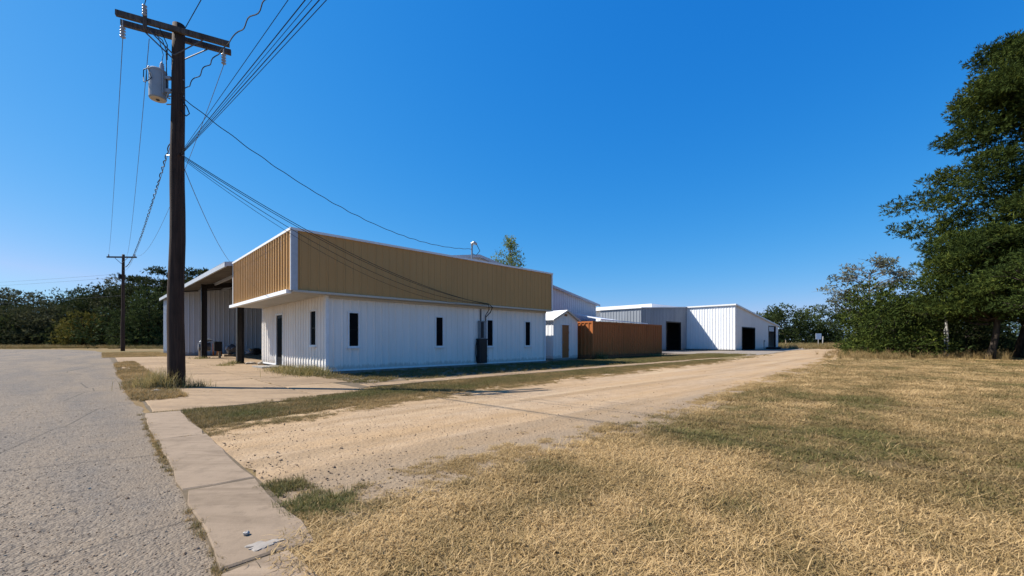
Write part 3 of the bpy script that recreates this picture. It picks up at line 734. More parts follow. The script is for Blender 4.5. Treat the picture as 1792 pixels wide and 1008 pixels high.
# ------------------------------------------------------------------ far white L-shaped shed
fb = props(empty('far_shed', (*wp(36.16, 7.70), 0), TH), 'long white metal shed with black open doorways at the end of the drive', 'building')
FXC, FYN, FXR = 11.74, -5.74, 30.75
def fz(x): return 4.82 + (5.55 - 4.82) * x / FXC if x < FXC else 5.55 - (5.55 - 3.47) * (x - FXC) / (FXR - FXC)
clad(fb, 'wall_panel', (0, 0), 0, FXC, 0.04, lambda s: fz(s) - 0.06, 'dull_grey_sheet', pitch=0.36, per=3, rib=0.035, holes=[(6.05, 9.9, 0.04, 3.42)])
clad(fb, 'wall_panel', (FXC, 0), -PI / 2, -FYN, 0.12, 5.5, 'bright_white_sheet', pitch=0.32, per=3, rib=0.04)
clad(fb, 'wall_panel', (FXC, FYN), 0, FXR - FXC, 0.04, lambda s: fz(FXC + s) - 0.06, 'white_sheet_metal', pitch=0.30, per=4, rib=0.018,
     holes=[(14.2 - FXC, 19.3 - FXC, 0.04, 2.82), (25.7 - FXC, 29.2 - FXC, 0.04, 3.25)])
clad(fb, 'wall_panel', (FXR, FYN), PI / 2, 11, 0.04, 3.4, 'white_sheet_metal', pitch=0.30, per=4, rib=0.02)
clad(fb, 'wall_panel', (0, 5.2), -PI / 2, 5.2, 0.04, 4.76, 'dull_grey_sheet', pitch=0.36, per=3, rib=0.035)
clad(fb, 'wall_panel', (FXR, 5.2), PI, FXR, 0.04, lambda s: fz(FXR - s) - 0.06, 'white_sheet_metal', pitch=0.36, per=4)
roof_plane('roof', [(-0.15, -0.12, 4.82), (FXC, -0.12, 5.56), (FXC, 5.3, 5.56), (-0.15, 5.3, 4.82)], 0.08, 'bright_white_sheet', fb)
roof_plane('roof', [(FXC - 0.14, FYN - 0.14, 5.563), (FXR + 0.2, FYN - 0.14, 3.46), (FXR + 0.2, 5.3, 3.46), (FXC - 0.14, 5.3, 5.563)], 0.08, 'bright_white_sheet', fb)
MB().box(FXC - 0.17, FXC - 0.145, FYN - 0.16, -0.125, 5.40, 5.57).build('eave_trim', 'white_trim', fb)
m = MB(); V = []
for y in (FYN - 0.17, FYN - 0.142):
    V += [(FXC - 0.14, y, 5.58), (FXR + 0.2, y, 3.477), (FXR + 0.2, y, 3.30), (FXC - 0.14, y, 5.40)]
m.v = V; m.f = [(0, 1, 2, 3), (7, 6, 5, 4), (0, 4, 5, 1), (1, 5, 6, 2), (2, 6, 7, 3), (3, 7, 4, 0)]
m.build('rake_trim', 'white_trim', fb)
MB().box(FXC - 0.02, FXC + 10.8 * 0 + 0.10, FYN - 0.045, FYN - 0.02, 0.12, 5.38).build('corner_trim', 'white_trim', fb)
def doorway(x0, x1, y, zt, mat='dark_steel'):
    m = MB().box(x0 - 0.10, x0 + 0.02, y - 0.05, y + 0.16, 0.02, zt + 0.1).box(x1 - 0.02, x1 + 0.10, y - 0.05, y + 0.16, 0.02, zt + 0.1).box(x0 + 0.02, x1 - 0.02, y - 0.048, y + 0.16, zt - 0.02, zt + 0.1)
    return m.build('doorway', mat, fb)
doorway(6.05, 9.9, 0, 3.42); doorway(14.2, 19.3, FYN, 2.82)
dw2 = doorway(25.7, 29.2, FYN, 3.25)
MB().box(25.72, 28.5, FYN + 0.02, FYN + 0.07, 2.55, 3.22).build('rolled_shutter', 'grey_trim', dw2)
MB().box(0.06, FXR - 0.06, 0.08, 5.15, 0.0, 0.03).build('floor', 'interior_shade', fb)
MB().box(FXC + 0.06, FXR - 0.06, FYN + 0.06, 0.079, 0.0, 0.03).build('floor', 'interior_shade', fb)
# inner walls added and coloured near-black, so the doorways keep an unlit depth
MB().box(0.3, FXR - 0.3, 3.2, 3.3, 0.03, 3.3).box(FXC + 0.15, FXC + 0.25, FYN + 0.2, 3.19, 0.03, 4.9).box(21.0, 21.1, FYN + 0.2, 3.19, 0.03, 3.3).build('shade_liner', 'interior_shade', fb)
MB().box(FXC - 0.3, FXR, FYN - 0.9, FYN - 0.06, 0.012, 0.035).build('threshold_slab', 'foundation_concrete', fb)

# long white building behind it, low open lean-to behind the container
lb = props(empty('long_white_building', (*wp(50.9, 14.2), 0), TH), 'low white building with thick roof edge showing behind the grey shed wall', 'building')
clad(lb, 'wall_panel', (0, 16), -PI / 2, 16, 0.05, 5.9, 'bright_white_sheet', pitch=0.6, per=3, rib=0.05)
clad(lb, 'wall_panel', (0, 0), 0, 12, 0.05, 5.9, 'white_sheet_metal', pitch=0.6, per=3)
clad(lb, 'wall_panel', (12, 0), PI / 2, 16, 0.05, 5.9, 'white_sheet_metal', pitch=0.6, per=3)
clad(lb, 'wall_panel', (12, 16), PI, 12, 0.05, 5.9, 'white_sheet_metal', pitch=0.6, per=3)
roof_plane('roof', [(-0.6, -0.5, 6.5), (12.5, -0.5, 6.6), (12.5, 16.5, 6.6), (-0.6, 16.5, 6.5)], 0.55, 'bright_white_sheet', lb)
for k in range(5):
    MB().box(-0.2, -0.08, 1.2 + k * 3.4, 1.32 + k * 3.4, 0.0, 5.9).build('post', 'grey_trim', lb)
lt = props(empty('lean_to_shed', (*wp(22.0, 5.2), 0), TH), 'open lean-to with a sloping white roof behind the orange container', 'shed')
roof_plane('roof', [(2.4, -0.2, 3.04), (10.5, -0.2, 2.90), (10.5, 2.6, 3.22), (2.4, 2.6, 3.62)], 0.09, 'bright_white_sheet', lt)
for x in (2.6, 5.2, 7.8, 10.3):
    for y, z in ((0.05, 2.85), (2.4, 3.05)):
        MB().box(x - .06, x + .06, y - .06, y + .06, 0, z).build('post', 'grey_post_wood', lt)
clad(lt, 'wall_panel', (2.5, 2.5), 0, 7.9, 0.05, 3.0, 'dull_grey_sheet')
# ------------------------------------------------------------------ utility poles
def crossarm_pole(P, H, r0, r1, label, arm_dir, arm_half, double=True, arm_z=None, group=None):
    root = props(empty('utility_pole', (P[0], P[1], 0)), label, 'utility pole', group)
    n = 14
    m = MB().tube([(0.08 * i / n + 0.012 * math.sin(i * 1.3), 0.012 * math.cos(i * 0.9), -0.3 + (H + 0.3) * i / n) for i in range(n + 1)] + [(0.08, 0.0, H + 0.03)],
                  [r0 + (r1 - r0) * i / n for i in range(n + 1)] + [r1 * 0.7], 16)
    m.build('pole', 'creosote_wood', root, smooth=True)
    return root
P1 = (-8.26, 10.24); P2 = (-44.8, 48.0)
AD = np.array([1.96, 1.05]); AD /= np.linalg.norm(AD)
AN = np.array([AD[1], -AD[0]])              # towards the camera side
p1 = crossarm_pole(P1, 8.92, 0.185, 0.125, 'tall dark wooden utility pole with double crossarm beside the road', AD, 1.1)
ang1 = math.atan2(AD[1], AD[0])
ZA = 8.70
for sgn in (-1, 1):
    off_ = AN * 0.17 * sgn
    MB().box(-1.06, 1.12, -0.045, 0.045, -0.06, 0.06).build('crossarm', 'weathered_beam', p1, (off_[0], off_[1], ZA), ang1)
    # flat steel brace
    MB().tube([(0.62, -0.05 * sgn, -0.05), (0.0, -0.0, -0.62)], 0.016, 4).tube([(-0.62, -0.05 * sgn, -0.05), (0.0, 0.0, -0.62)], 0.016, 4).build('brace', 'wire_grey', p1, (off_[0] * 0.9, off_[1] * 0.9, ZA), ang1)
def insulator(root, x, y, z0, n=4, r=0.055, l=0.07, up=False):
    prof = []
    z = z0
    prof.append((0.02, z)); s = 1 if up else -1
    for k in range(n):
        prof += [(0.022, z + s * 0.01), (r, z + s * 0.025), (r, z + s * 0.04), (0.024, z + s * 0.055)]
        z += s * l
    prof.append((0.02, z))
    MB().lathe(prof, x, y, 12).build('insulator', 'porcelain', root, smooth=True)
    return z
def onarm(t, dn=0.0): return AD * t + AN * dn
LX = onarm(-0.98); RX_ = onarm(0.98); CX = onarm(-0.50, 0.10)
MB().tube([(LX[0], LX[1], ZA - 0.02), (LX[0], LX[1], ZA - 0.2)], 0.012).tube([(RX_[0], RX_[1], ZA - 0.02), (RX_[0], RX_[1], ZA - 0.2)], 0.012).build('insulator_hook', 'galvanised', p1)
zl = insulator(p1, LX[0], LX[1], ZA - 0.18, 4)
zr = insulator(p1, RX_[0], RX_[1], ZA - 0.18, 4)
# fuse cutout standing on the arm
MB().box(-0.035, 0.035, -0.28, -0.225, -0.25, 0.22).build('cutout_bracket', 'weathered_beam', p1, (onarm(-0.52)[0], onarm(-0.52)[1], ZA), ang1)
insulator(p1, onarm(-0.52, 0.28)[0], onarm(-0.52, 0.28)[1], ZA + 0.05, 4, 0.05, 0.065, True)
# bolts, clamps and ground wire on the pole
m = MB()
for z in (6.95, 7.15, 7.55, 5.70): m.tube([(-0.2, -0.02, z), (0.22, -0.02, z)], 0.014, 6)
m.tube([(0.06, -0.19, 7.16), (0.0, -0.22, 7.10), (-0.05, -0.19, 7.02), (0.03, -0.21, 6.98)], 0.02, 6)
m.build('pole_hardware', 'galvanised', p1)
c = MB().tube([(0.15, -0.05, 7.12), (0.34, -0.08, 6.85), (0.42, -0.1, 6.68), (0.34, -0.1, 6.62), (0.14, -0.07, 6.84)], 0.012)
c.tube([onarm(-0.3, 0.17).tolist() + [ZA], [-0.12, -0.1, 8.35], [-0.14, -0.08, 8.0]], 0.011)
c.tube([onarm(-0.45, 0.2).tolist() + [ZA - .2], [-0.22, -0.12, 8.45], [-0.13, -0.12, 8.2], [-0.13, -0.1, 7.3]], 0.010)
c.build('jumper_wire', 'wire_black', p1)
# transformer can hung on the pole
TX = (P1[0] - 0.50, P1[1] - 0.10)
tr = props(empty('transformer', (TX[0] + 0.15, TX[1], 7.03)), 'grey cylindrical transformer can hung on the utility pole', 'transformer')
MB().lathe([(0.20, 0.0), (0.225, 0.02), (0.225, 0.03), (0.222, 0.80), (0.235, 0.81), (0.235, 0.85), (0.20, 0.885), (0.08, 0.90), (0.01, 0.905)], 0, 0, 24).build('tank', 'transformer_paint', tr, smooth=False)
MB().lathe([(0.205, -0.012), (0.205, -0.001)], 0, 0, 24).build('base_plate', 'transformer_base', tr)
MB().lathe([(0.05, 0.0), (0.05, 0.02), (0.02, 0.03)], 0, 0, 10).build('drain_plug', 'dark_steel', tr, (0, 0, -0.03))
MB().lathe([(0.05, 0.88), (0.075, 0.90), (0.045, 0.92), (0.07, 0.96), (0.045, 0.985), (0.065, 1.02), (0.04, 1.045), (0.055, 1.08), (0.03, 1.11), (0.012, 1.16)], 0.11, 0.02, 12).build('bushing', 'porcelain', tr, smooth=True)
MB().box(0.19, 0.42, -0.05, 0.05, 0.60, 0.68).box(0.19, 0.42, -0.05, 0.05, 0.20, 0.30).box(0.215, 0.245, -0.11, 0.11, 0.14, 0.74).build('bracket', 'transformer_paint', tr)
c = MB().tube([(-0.12, -0.2, 0.83), (-0.30, -0.16, 0.80), (-0.34, -0.12, 0.60), (-0.26, -0.2, 0.42), (-0.2, -0.2, 0.40)], 0.014)
c.tube([(-0.13, -0.21, 0.80), (-0.02, -0.26, 0.62), (0.02, -0.25, 0.50), (-0.12, -0.25, 0.40), (-0.23, -0.14, 0.46), (-0.25, -0.12, 0.80)], 0.012)
c.tube([(0.11, 0.02, 1.15), (0.17, 0.0, 1.35), (0.13, -0.02, 1.55), (0.02, -0.0, 1.9)], 0.009)
c.build('lead_wire', 'wire_black', tr)
MB().lathe([(0.03, 0), (0.05, 0.03), (0.03, 0.09), (0.012, 0.12)], -0.17, -0.13, 8).build('bushing', 'porcelain', tr, (0, 0, 0.82), smooth=True)

tr.scale = (0.78, 0.78, 0.80)
p2 = crossarm_pole(P2, 11.1, 0.20, 0.13, 'distant dark utility pole with a single crossarm before the trees', AD, 1.6)
MB().box(-1.62, 1.62, -0.06, 0.06, -0.08, 0.08).build('crossarm', 'weathered_beam', p2, (0.06, -0.18, 10.78), 0.05)
MB().tube([(-0.75, 0, -0.06), (0, 0, -0.75)], 0.03, 4).tube([(0.75, 0, -0.06), (0, 0, -0.75)], 0.03, 4).build('brace', 'galvanised', p2, (0.06, -0.24, 10.78), 0.05)
for x in (-1.5, 1.5): MB().lathe([(0.03, 0.08), (0.07, 0.12), (0.05, 0.2), (0.07, 0.25), (0.03, 0.33)], 0, 0, 8).build('insulator', 'porcelain', p2, (x + 0.06, -0.18, 10.78))
MB().box(-0.32, -0.12, -0.2, 0.1, 8.3, 8.85).build('terminal_box', 'dark_steel', p2)

# wires, each hung between its own fixings
def wire(p, q, sag, r, label, n=28, mat='wire_black', twist=0.0, group='power and telephone lines'):
    p = np.array(p, float); q = np.array(q, float)
    m = MB(); pts = []
    if twist: n = int(np.linalg.norm(q - p) / 0.09)
    n = min(n, 640)
    d = q - p; side = np.array([-d[1], d[0], 0]); side /= np.linalg.norm(side) + 1e-9
    for i in range(n + 1):
        f = i / n
        x = p + d * f; x[2] -= 4 * sag * f * (1 - f)
        if twist:
            dist = f * np.linalg.norm(d)
            x = x + side * twist * math.sin(dist * 9.7 + math.sin(dist * 2.3)) + np.array([0, 0, twist * math.cos(dist * 9.7 + 0.9 * math.sin(dist * 1.7))])
        pts.append(x - p)
    m.tube(pts, r, 5)
    o = m.build('overhead_wire', mat, None, tuple(p))
    return props(o, label, 'wire', group)
g2 = lambda t, z: (P1[0] + t[0], P1[1] + t[1], z)
wire(g2(LX, zl), (P2[0] - 1.44, P2[1] - .18, 11.08), 0.9, 0.0075, 'thin wire from the left crossarm end to the distant pole', mat='wire_grey')
wire(g2(onarm(-0.5), ZA - 0.3), (P2[0] + 0.5, P2[1] - .18, 10.86), 1.6, 0.0075, 'thin wire passing behind the transformer to the distant pole', mat='wire_grey')
wire(g2(RX_, zr), (P2[0] + 1.56, P2[1] - .18, 11.08), 1.7, 0.0075, 'thin wire from the right crossarm end to the distant pole', mat='wire_grey')
wire((P1[0] - .1, P1[1] + .1, 6.45), (P2[0] + .15, P2[1], 9.7), 1.0, 0.014, 'thick twisted cable running back from the near pole to the distant pole', twist=0.022)
wire((P1[0] - .12, P1[1] + .1, 6.30), (P2[0] + .1, P2[1], 9.3), 1.0, 0.007, 'thin strand just under the twisted cable to the distant pole', mat='wire_grey')
wire((P1[0] + .15, P1[1], 5.55), (*wp(-1.2, 8.9), 4.95), 0.25, 0.008, 'single wire dropping from the near pole to the warehouse eave', mat='wire_grey')
MAST = (*wp(6.75, 0.33), 5.45)
wire((P1[0] + .14, P1[1] - .05, 7.16), MAST, 0.95, 0.011, 'twisted service cable from the pole to the mast on the office roof', twist=0.010)
END = [(*wp(7.15 + dx, -0.37), 2.84 + dz) for dx, dz in ((0, 0), (0.05, 0.03), (-0.08, 0.02), (0.02, -0.03))]
for k, (e, sg_, rr) in enumerate(zip(END, (0.55, 0.62, 0.80, 0.98), (0.010, 0.009, 0.008, 0.006))):
    wire((P1[0] + .16, P1[1] - .02, 5.72 - 0.03 * k), e, sg_, rr, ['topmost', 'second', 'third', 'lowest and thinnest'][k] + ' of the four cables sagging across the tan fascia')
Q = np.array([29.5, -22.5])
WP = np.array([P1[0] + .15, P1[1] - .05])
for k, (rx, sg_, zq, rr) in enumerate(((-2.84, 0.50, 5.5, 0.0045), (-2.64, 0.78, 6.45, 0.0065), (-2.57, 0.86, 6.7, 0.004), (-2.49, 0.80, 6.5, 0.0065), (-2.42, 0.90, 6.8, 0.005))):
    dv = np.array([rx, 5.3]) - WP; dv /= np.linalg.norm(dv)
    e = WP + dv * 60
    wire((WP[0], WP[1], 5.73 - 0.015 * k), (e[0], e[1], zq), sg_, rr, ['first', 'second', 'third', 'fourth', 'fifth'][k] + ' from the left of the five wires fanning up from the pole', n=60)
wire((P1[0] + .14, P1[1] - .05, 7.16), (Q[0] + 1.2, Q[1] + 1.5, 8.2), 1.2, 0.010, 'thick wavy cable rising from the pole past the right crossarm end', twist=0.020)
wire((P1[0] + onarm(-0.52, .28)[0], P1[1] + onarm(-0.52, .28)[1], ZA + 0.32), (Q[0] - 1.5, Q[1] - 1.5, 9.8), 0.9, 0.009, 'wire leaving the top of the fuse cutout on the crossarm')
wire((P1[0] + AD[0] * 0.15, P1[1] + AD[1] * 0.15, ZA + 0.10), (Q[0] + .2, Q[1] + .2, 9.6), 0.9, 0.009, 'wire leaving the crossarm just right of the pole top')
for k, (z, zf_) in enumerate(((8.9, 10.2), (8.5, 9.6), (6.4, 6.8))):
    wire((P2[0] - .2, P2[1], z), (-135, 72, zf_), 0.7, 0.009, 'faint ' + ['topmost', 'middle', 'lowest'][k] + ' wire crossing the sky left of the distant pole', mat='wire_grey')
# ------------------------------------------------------------------ trees
def blades_on(P, D, size, k, spread, wid, rg):
    """k narrow leaf faces round each sprig point P, opening about direction D"""
    n = len(P)
    Pn = np.repeat(P, k, 0); Dn = np.repeat(D, k, 0)
    R = rg.normal(size=Pn.shape) * spread + Dn
    R /= np.linalg.norm(R, axis=1, keepdims=True)
    S = np.cross(R, rg.normal(size=R.shape)); S /= np.linalg.norm(S, axis=1, keepdims=True) + 1e-9
    L = (np.repeat(size, k) * rg.uniform(0.6, 1.25, n * k))[:, None]
    w = L * wid * rg.uniform(0.7, 1.3, (n * k, 1))
    v0 = Pn - R * L * 0.1; v1 = Pn + R * L * 0.45 + S * w; v2 = Pn + R * L; v3 = Pn + R * L * 0.45 - S * w
    V = np.stack([v0, v1, v2, v3], 1).reshape(-1, 3)
    F_ = np.arange(len(V)).reshape(-1, 4)
    return V, F_
def crown(clumps, dens, leaf, k, spread, wid, rg, base=(0, 0, 0), updir=0.3, inner=0.45):
    """clumps: list of (cx,cy,cz,rx,ry,rz). returns V,F,tint"""
    Ps, Ds, Sz, Tn = [], [], [], []
    for (x, y, z, rx, ry, rz) in clumps:
        n = max(8, int(2.6 * dens * (rx * ry + ry * rz + rx * rz) / 3 / leaf ** 2))
        d = rg.normal(size=(n, 3)); d /= np.linalg.norm(d, axis=1, keepdims=True)
        lump = 1 + 0.28 * np.sin(d[:, 0] * 4.1 + x) * np.sin(d[:, 1] * 4.7 + y) + 0.2 * np.sin(d[:, 2] * 6.1 + z)
        r = (inner + (1 - inner) * rg.random(n) ** 0.5) * lump
        p = d * r[:, None] * np.array([rx, ry, rz]) + np.array([x, y, z])
        dd = d + np.array([0, 0, updir]) + rg.normal(size=d.shape) * 0.25
        dd /= np.linalg.norm(dd, axis=1, keepdims=True)
        Ps.append(p); Ds.append(dd); Sz.append(np.full(n, leaf) * rg.uniform(0.7, 1.3, n))
        Tn.append(np.clip(rg.uniform(0.15, 0.75) + rg.normal(size=n) * 0.18, 0, 1))
    P = np.concatenate(Ps); D = np.concatenate(Ds); S = np.concatenate(Sz); T = np.concatenate(Tn)
    V, F_ = blades_on(P, D, S, k, spread, wid, rg)
    return V, F_, np.repeat(T, k)
def limb(m, p, q, r0, r1, rg, n=6, droop=0.0):
    p = np.array(p, float); q = np.array(q, float); L = np.linalg.norm(q - p)
    off = rg.normal(size=3) * L * 0.07
    pts = []
    for i in range(n + 1):
        f = i / n
        x = p + (q - p) * f + off * math.sin(f * PI); x[2] += droop * L * math.sin(f * PI)
        pts.append(x)
    m.tube(pts, [r0 + (r1 - r0) * (i / n) ** 0.8 for i in range(n + 1)], 6, cap=False)
    return pts
def tree(name, loc, label, cat, clumps, leafmat, bark, leaf, dens, k=4, spread=0.55, wid=0.16, trunk_r=0.2, trunk_top=None, lean=(0, 0), seed=0, group=None, updir=0.3, twigs=0, inner=0.45, trunk_base=(0, 0), crown_name='crown'):
    rg = np.random.default_rng(seed + 100)
    root = props(empty(name, (loc[0], loc[1], 0)), label, cat, group)
    V, F_, T = crown(clumps, dens, leaf, k, spread, wid, rg, updir=updir, inner=inner)
    o = obj(crown_name, np_mesh(crown_name, V, F_, leafmat, {'tint': ('FACE', T)}), root)
    if trunk_r > 0:
        top = trunk_top or max(c[2] for c in clumps) * 0.8
        m = MB(); n = 9
        tb = np.array([trunk_base[0], trunk_base[1], -0.1]); tt = np.array([lean[0], lean[1], top])
        wob = rg.normal(size=2) * trunk_r * 0.9
        ax = [tb + (tt - tb) * (i / n) + np.array([wob[0], wob[1], 0]) * math.sin(i / n * PI * 1.5) for i in range(n + 1)]
        m.tube(ax, [trunk_r * 1.55] + [trunk_r * (1 - 0.75 * i / n) for i in range(1, n + 1)], 9)
        cs = sorted(clumps, key=lambda c: -c[3])
        for c in cs[:46]:
            f = min(0.97, max(0.12, (c[2] - 0.35 * math.hypot(c[0], c[1])) / top))
            b = tb + (tt - tb) * f
            r0 = trunk_r * (1 - 0.7 * f) * 0.55
            pts = limb(m, b, (c[0], c[1], c[2]), max(0.03, r0), 0.02, rg)
            for _ in range(twigs):
                q = np.array(c[:3]) + rg.normal(size=3) * np.array(c[3:]) * 0.75
                limb(m, pts[4], q, 0.022, 0.008, rg, 3)
        m.build('trunk', bark, root, smooth=True)
    return root

def round_crown(rg, R, z0, z1, n, cr, flat=0.7, bias=1.0):
    out = []
    zc, hz_ = (z0 + z1) / 2, (z1 - z0) / 2
    for i in range(n):
        d = rg.normal(size=3); d /= np.linalg.norm(d)
        r = rg.uniform(0.55, 0.92)
        s = cr * rg.uniform(0.65, 1.25)
        out.append((d[0] * r * (R - 0.3 * s), d[1] * r * (R - 0.3 * s), zc + d[2] * r * hz_ * bias, s, s, s * flat))
    return out

# large cedar at the right: boughs reaching out level by level
def cedar_clumps(rg, z0, z1, prof, nlev, az=None):
    out = []
    for i in range(nlev):
        z = z0 + (z1 - z0) * (i + rg.uniform(-.25, .25)) / nlev
        R = prof(z)
        nb = rg.integers(4, 8)
        a0 = rg.uniform(0, 6.28)
        for j in range(nb):
            an = a0 + j * 6.28 / nb + rg.uniform(-.35, .35)
            L = R * rg.uniform(0.58, 1.08); up = rg.uniform(0.02, 0.22)
            for f in (0.38, 0.58, 0.76, 0.92):
                s = (0.80 + 0.065 * R) * (1.2 - 0.5 * f) * rg.uniform(0.75, 1.35)
                out.append((math.cos(an) * L * f + rg.normal() * .25, math.sin(an) * L * f + rg.normal() * .25, z + up * L * f - 0.10 * L * f ** 3 + rg.normal() * 0.15, s * 1.15, s * 1.15, s * 0.50))
    return out
rg = np.random.default_rng(5)
def prof(z): return float(np.interp(z, [3.0, 5.0, 7.6, 11.6, 13.7, 16.4, 18.7, 21, 23.5], [6.9, 7.5, 7.2, 6.8, 5.8, 4.5, 3.6, 2.1, 0.5]))
cl = cedar_clumps(rg, 2.9, 22.6, prof, 15)
tree('cedar_tree', (34.8, 28.5), 'huge dark green cedar with layered boughs, the tallest tree at the right', 'tree', cl, 'cedar_leaf', 'bark_dark', 0.25, 3.6, 6, 0.55, 0.095, 0.30, 22, (0.6, 0), 1, updir=0.45, twigs=1)
rg = np.random.default_rng(6)
cl = [c for c in cedar_clumps(rg, 3.0, 8.6, lambda z: float(np.interp(z, [3, 5.5, 9], [3.4, 3.8, 1.4])), 6)]
tree('cedar_tree', (30.2, 26.4), 'smaller cedar on a thick dark trunk beneath the huge cedar', 'tree', cl, 'cedar_leaf', 'bark_dark', 0.22, 2.6, 6, 0.55, 0.10, 0.19, 7.5, (0.3, 0.2), 2, updir=0.4, twigs=1)
rg = np.random.default_rng(8)
cl = round_crown(rg, 3.4, 2.0, 6.2, 16, 1.0, 0.55)
tree('leafy_tree', (26.4, 20.6), 'leaning dark-trunked tree with drooping boughs at the right edge', 'tree', cl, 'cedar_leaf', 'bark_dark', 0.17, 2.4, 6, 0.7, 0.13, 0.18, 4.5, (0.4, 0.5), 3, twigs=2, trunk_base=(-0.6, -0.2))
# pale sparse tree left of the cedar
rg = np.random.default_rng(9)
cl = round_crown(rg, 4.4, 3.4, 10.8, 44, 0.80, 0.6)
tree('sparse_tree', (38.6, 45.0), 'thin grey-green tree with airy crown left of the huge cedar', 'tree', cl, 'grey_green_leaf', 'bark_grey', 0.24, 1.9, 5, 0.8, 0.17, 0.16, 8.6, (0, 0), 4, twigs=6, inner=0.1)
# undergrowth beneath the cedars
bushes = [(28.4, 31.0, 2.9, 4.6, 'cedar_leaf', 'dark olive bush at the left foot of the huge cedar'),
          (31.0, 34.0, 3.4, 6.2, 'cedar_leaf', 'tall olive bush behind the leaning grey stake'),
          (32.5, 33.5, 2.8, 3.8, 'oak_leaf', 'mid green bush directly behind the smaller cedar trunk'),
          (37.5, 34.5, 3.0, 4.2, 'dark_evergreen_leaf', 'dark bush behind the huge cedar trunk'),
          (34.0, 24.0, 1.9, 2.0, 'fresh_leaf', 'light green low bush at the right edge below the leaning tree'),
          (36.0, 41.0, 2.6, 4.6, 'cedar_leaf', 'rounded olive bush at the foot of the pale sparse tree'),
          (36.5, 39.5, 3.6, 5.6, 'oak_leaf', 'broad green bush deep under the cedar boughs'),
          (45.5, 47.0, 4.2, 6.0, 'olive_leaf', 'olive tall bush filling the gap right of the pale sparse tree'),
          (49.0, 45.0, 4.2, 6.0, 'oak_leaf', 'green bush behind the trunks at the right edge'),
          (56.0, 47.0, 4.2, 6.0, 'dark_evergreen_leaf', 'dark bush furthest right behind the leaning tree')]
for i, (x, y, R, h, mt, lb_) in enumerate(bushes):
    rg = np.random.default_rng(40 + i)
    cl = round_crown(rg, R, 0.3, h, 16, R * 0.38, 0.8) + [(math.cos(q) * R * .7, math.sin(q) * R * .7, R * .22, R * .42, R * .42, R * .3) for q in np.linspace(0, 6.28, 9)[:8]]
    tree('bush', (x, y), lb_, 'bush', cl, mt, 'bark_dark', 0.22, 2.3, 4, 0.7, 0.18, 0.06, h * 0.7, (0, 0), 40 + i, 'bushes under the cedars', twigs=1)
# distant trees beyond the end of the drive
far = [(70, 118, 5.0, 9.0, 'small dark tree peeping over the far shed roof'), (79, 122, 7.0, 11.2, 'round dark oak right beside the far shed gable'),
       (93, 125, 7.6, 12.2, 'tallest round oak behind the small white sign'), (102, 122, 3.0, 4.6, 'low oak just right of the round oak behind the sign'),
       (111, 126, 5.2, 7.5, 'low dark oak beyond the end of the drive'), (85, 150, 8, 9, 'dim oak filling the gap behind the round oaks'), (119, 120, 6.5, 10.5, 'dark oak partly hidden by the sparse pale tree')]
for i, (x, y, R, h, lb_) in enumerate(far):
    rg = np.random.default_rng(60 + i)
    cl = round_crown(rg, R, 0.6, h, 22, R * 0.34, 0.75) + [(math.cos(q) * R * .6, math.sin(q) * R * .6 - 1, R * .25, R * .4, R * .4, R * .32) for q in np.linspace(0, 6.28, 8)[:7]]
    tree('oak_tree', (x, y), lb_, 'tree', cl, 'oak_leaf', 'bark_dark', 0.50, 3.6, 4, 0.65, 0.18, 0.3, h * 0.6, (0, 0), 60 + i, 'trees beyond the end of the drive')
# left belt of evergreens
LT = [(168, 503, 96, 6.0, 'oak_leaf', 1, 'dim tree filling the gap behind the yellow-green one'), (6, 533, 84, 5.5, 'dark_evergreen_leaf', 0, 'low dark tree at the left edge of the frame'), (45, 497, 92, 6.0, 'olive_leaf', 1, 'rounded tree standing highest near the left edge'),
      (84, 524, 84, 5.0, 'olive_leaf', 1, 'low rounded tree between the rounded tall one and the yellow one'), (122, 517, 90, 5.0, 'dark_evergreen_leaf', 1, 'dim rounded tree behind the yellow-green one'),
      (150, 540, 76, 2.5, 'yellow_leaf', 0, 'yellow-green tree left of the distant pole'), (186, 500, 84, 5.0, 'dark_evergreen_leaf', 0, 'bushy evergreen just left of the distant pole'),
      (212, 480, 86, 5.0, 'olive_leaf', 0, 'evergreen right behind the distant pole'), (244, 468, 80, 4.6, 'dark_evergreen_leaf', 2, 'pointed evergreen between the two poles'),
      (282, 457, 78, 4.6, 'dark_evergreen_leaf', 2, 'tall pointed evergreen behind the near pole'), (318, 463, 82, 4.8, 'olive_leaf', 2, 'evergreen rising over the lowest warehouse eave'),
      (346, 458, 80, 4.6, 'dark_evergreen_leaf', 2, 'tall evergreen over the middle of the warehouse eave'), (380, 460, 78, 4.6, 'dark_evergreen_leaf', 2, 'evergreen touching the office fascia corner in view'),
      (412, 470, 86, 4.8, 'dark_evergreen_leaf', 2, 'evergreen almost hidden behind the office fascia'), (262, 498, 72, 4.0, 'oak_leaf', 0, 'shorter green tree in front of the pointed evergreens'),
      (-30, 515, 90, 6, 'oak_leaf', 1, 'green tree farthest left at the end of the tree belt')]
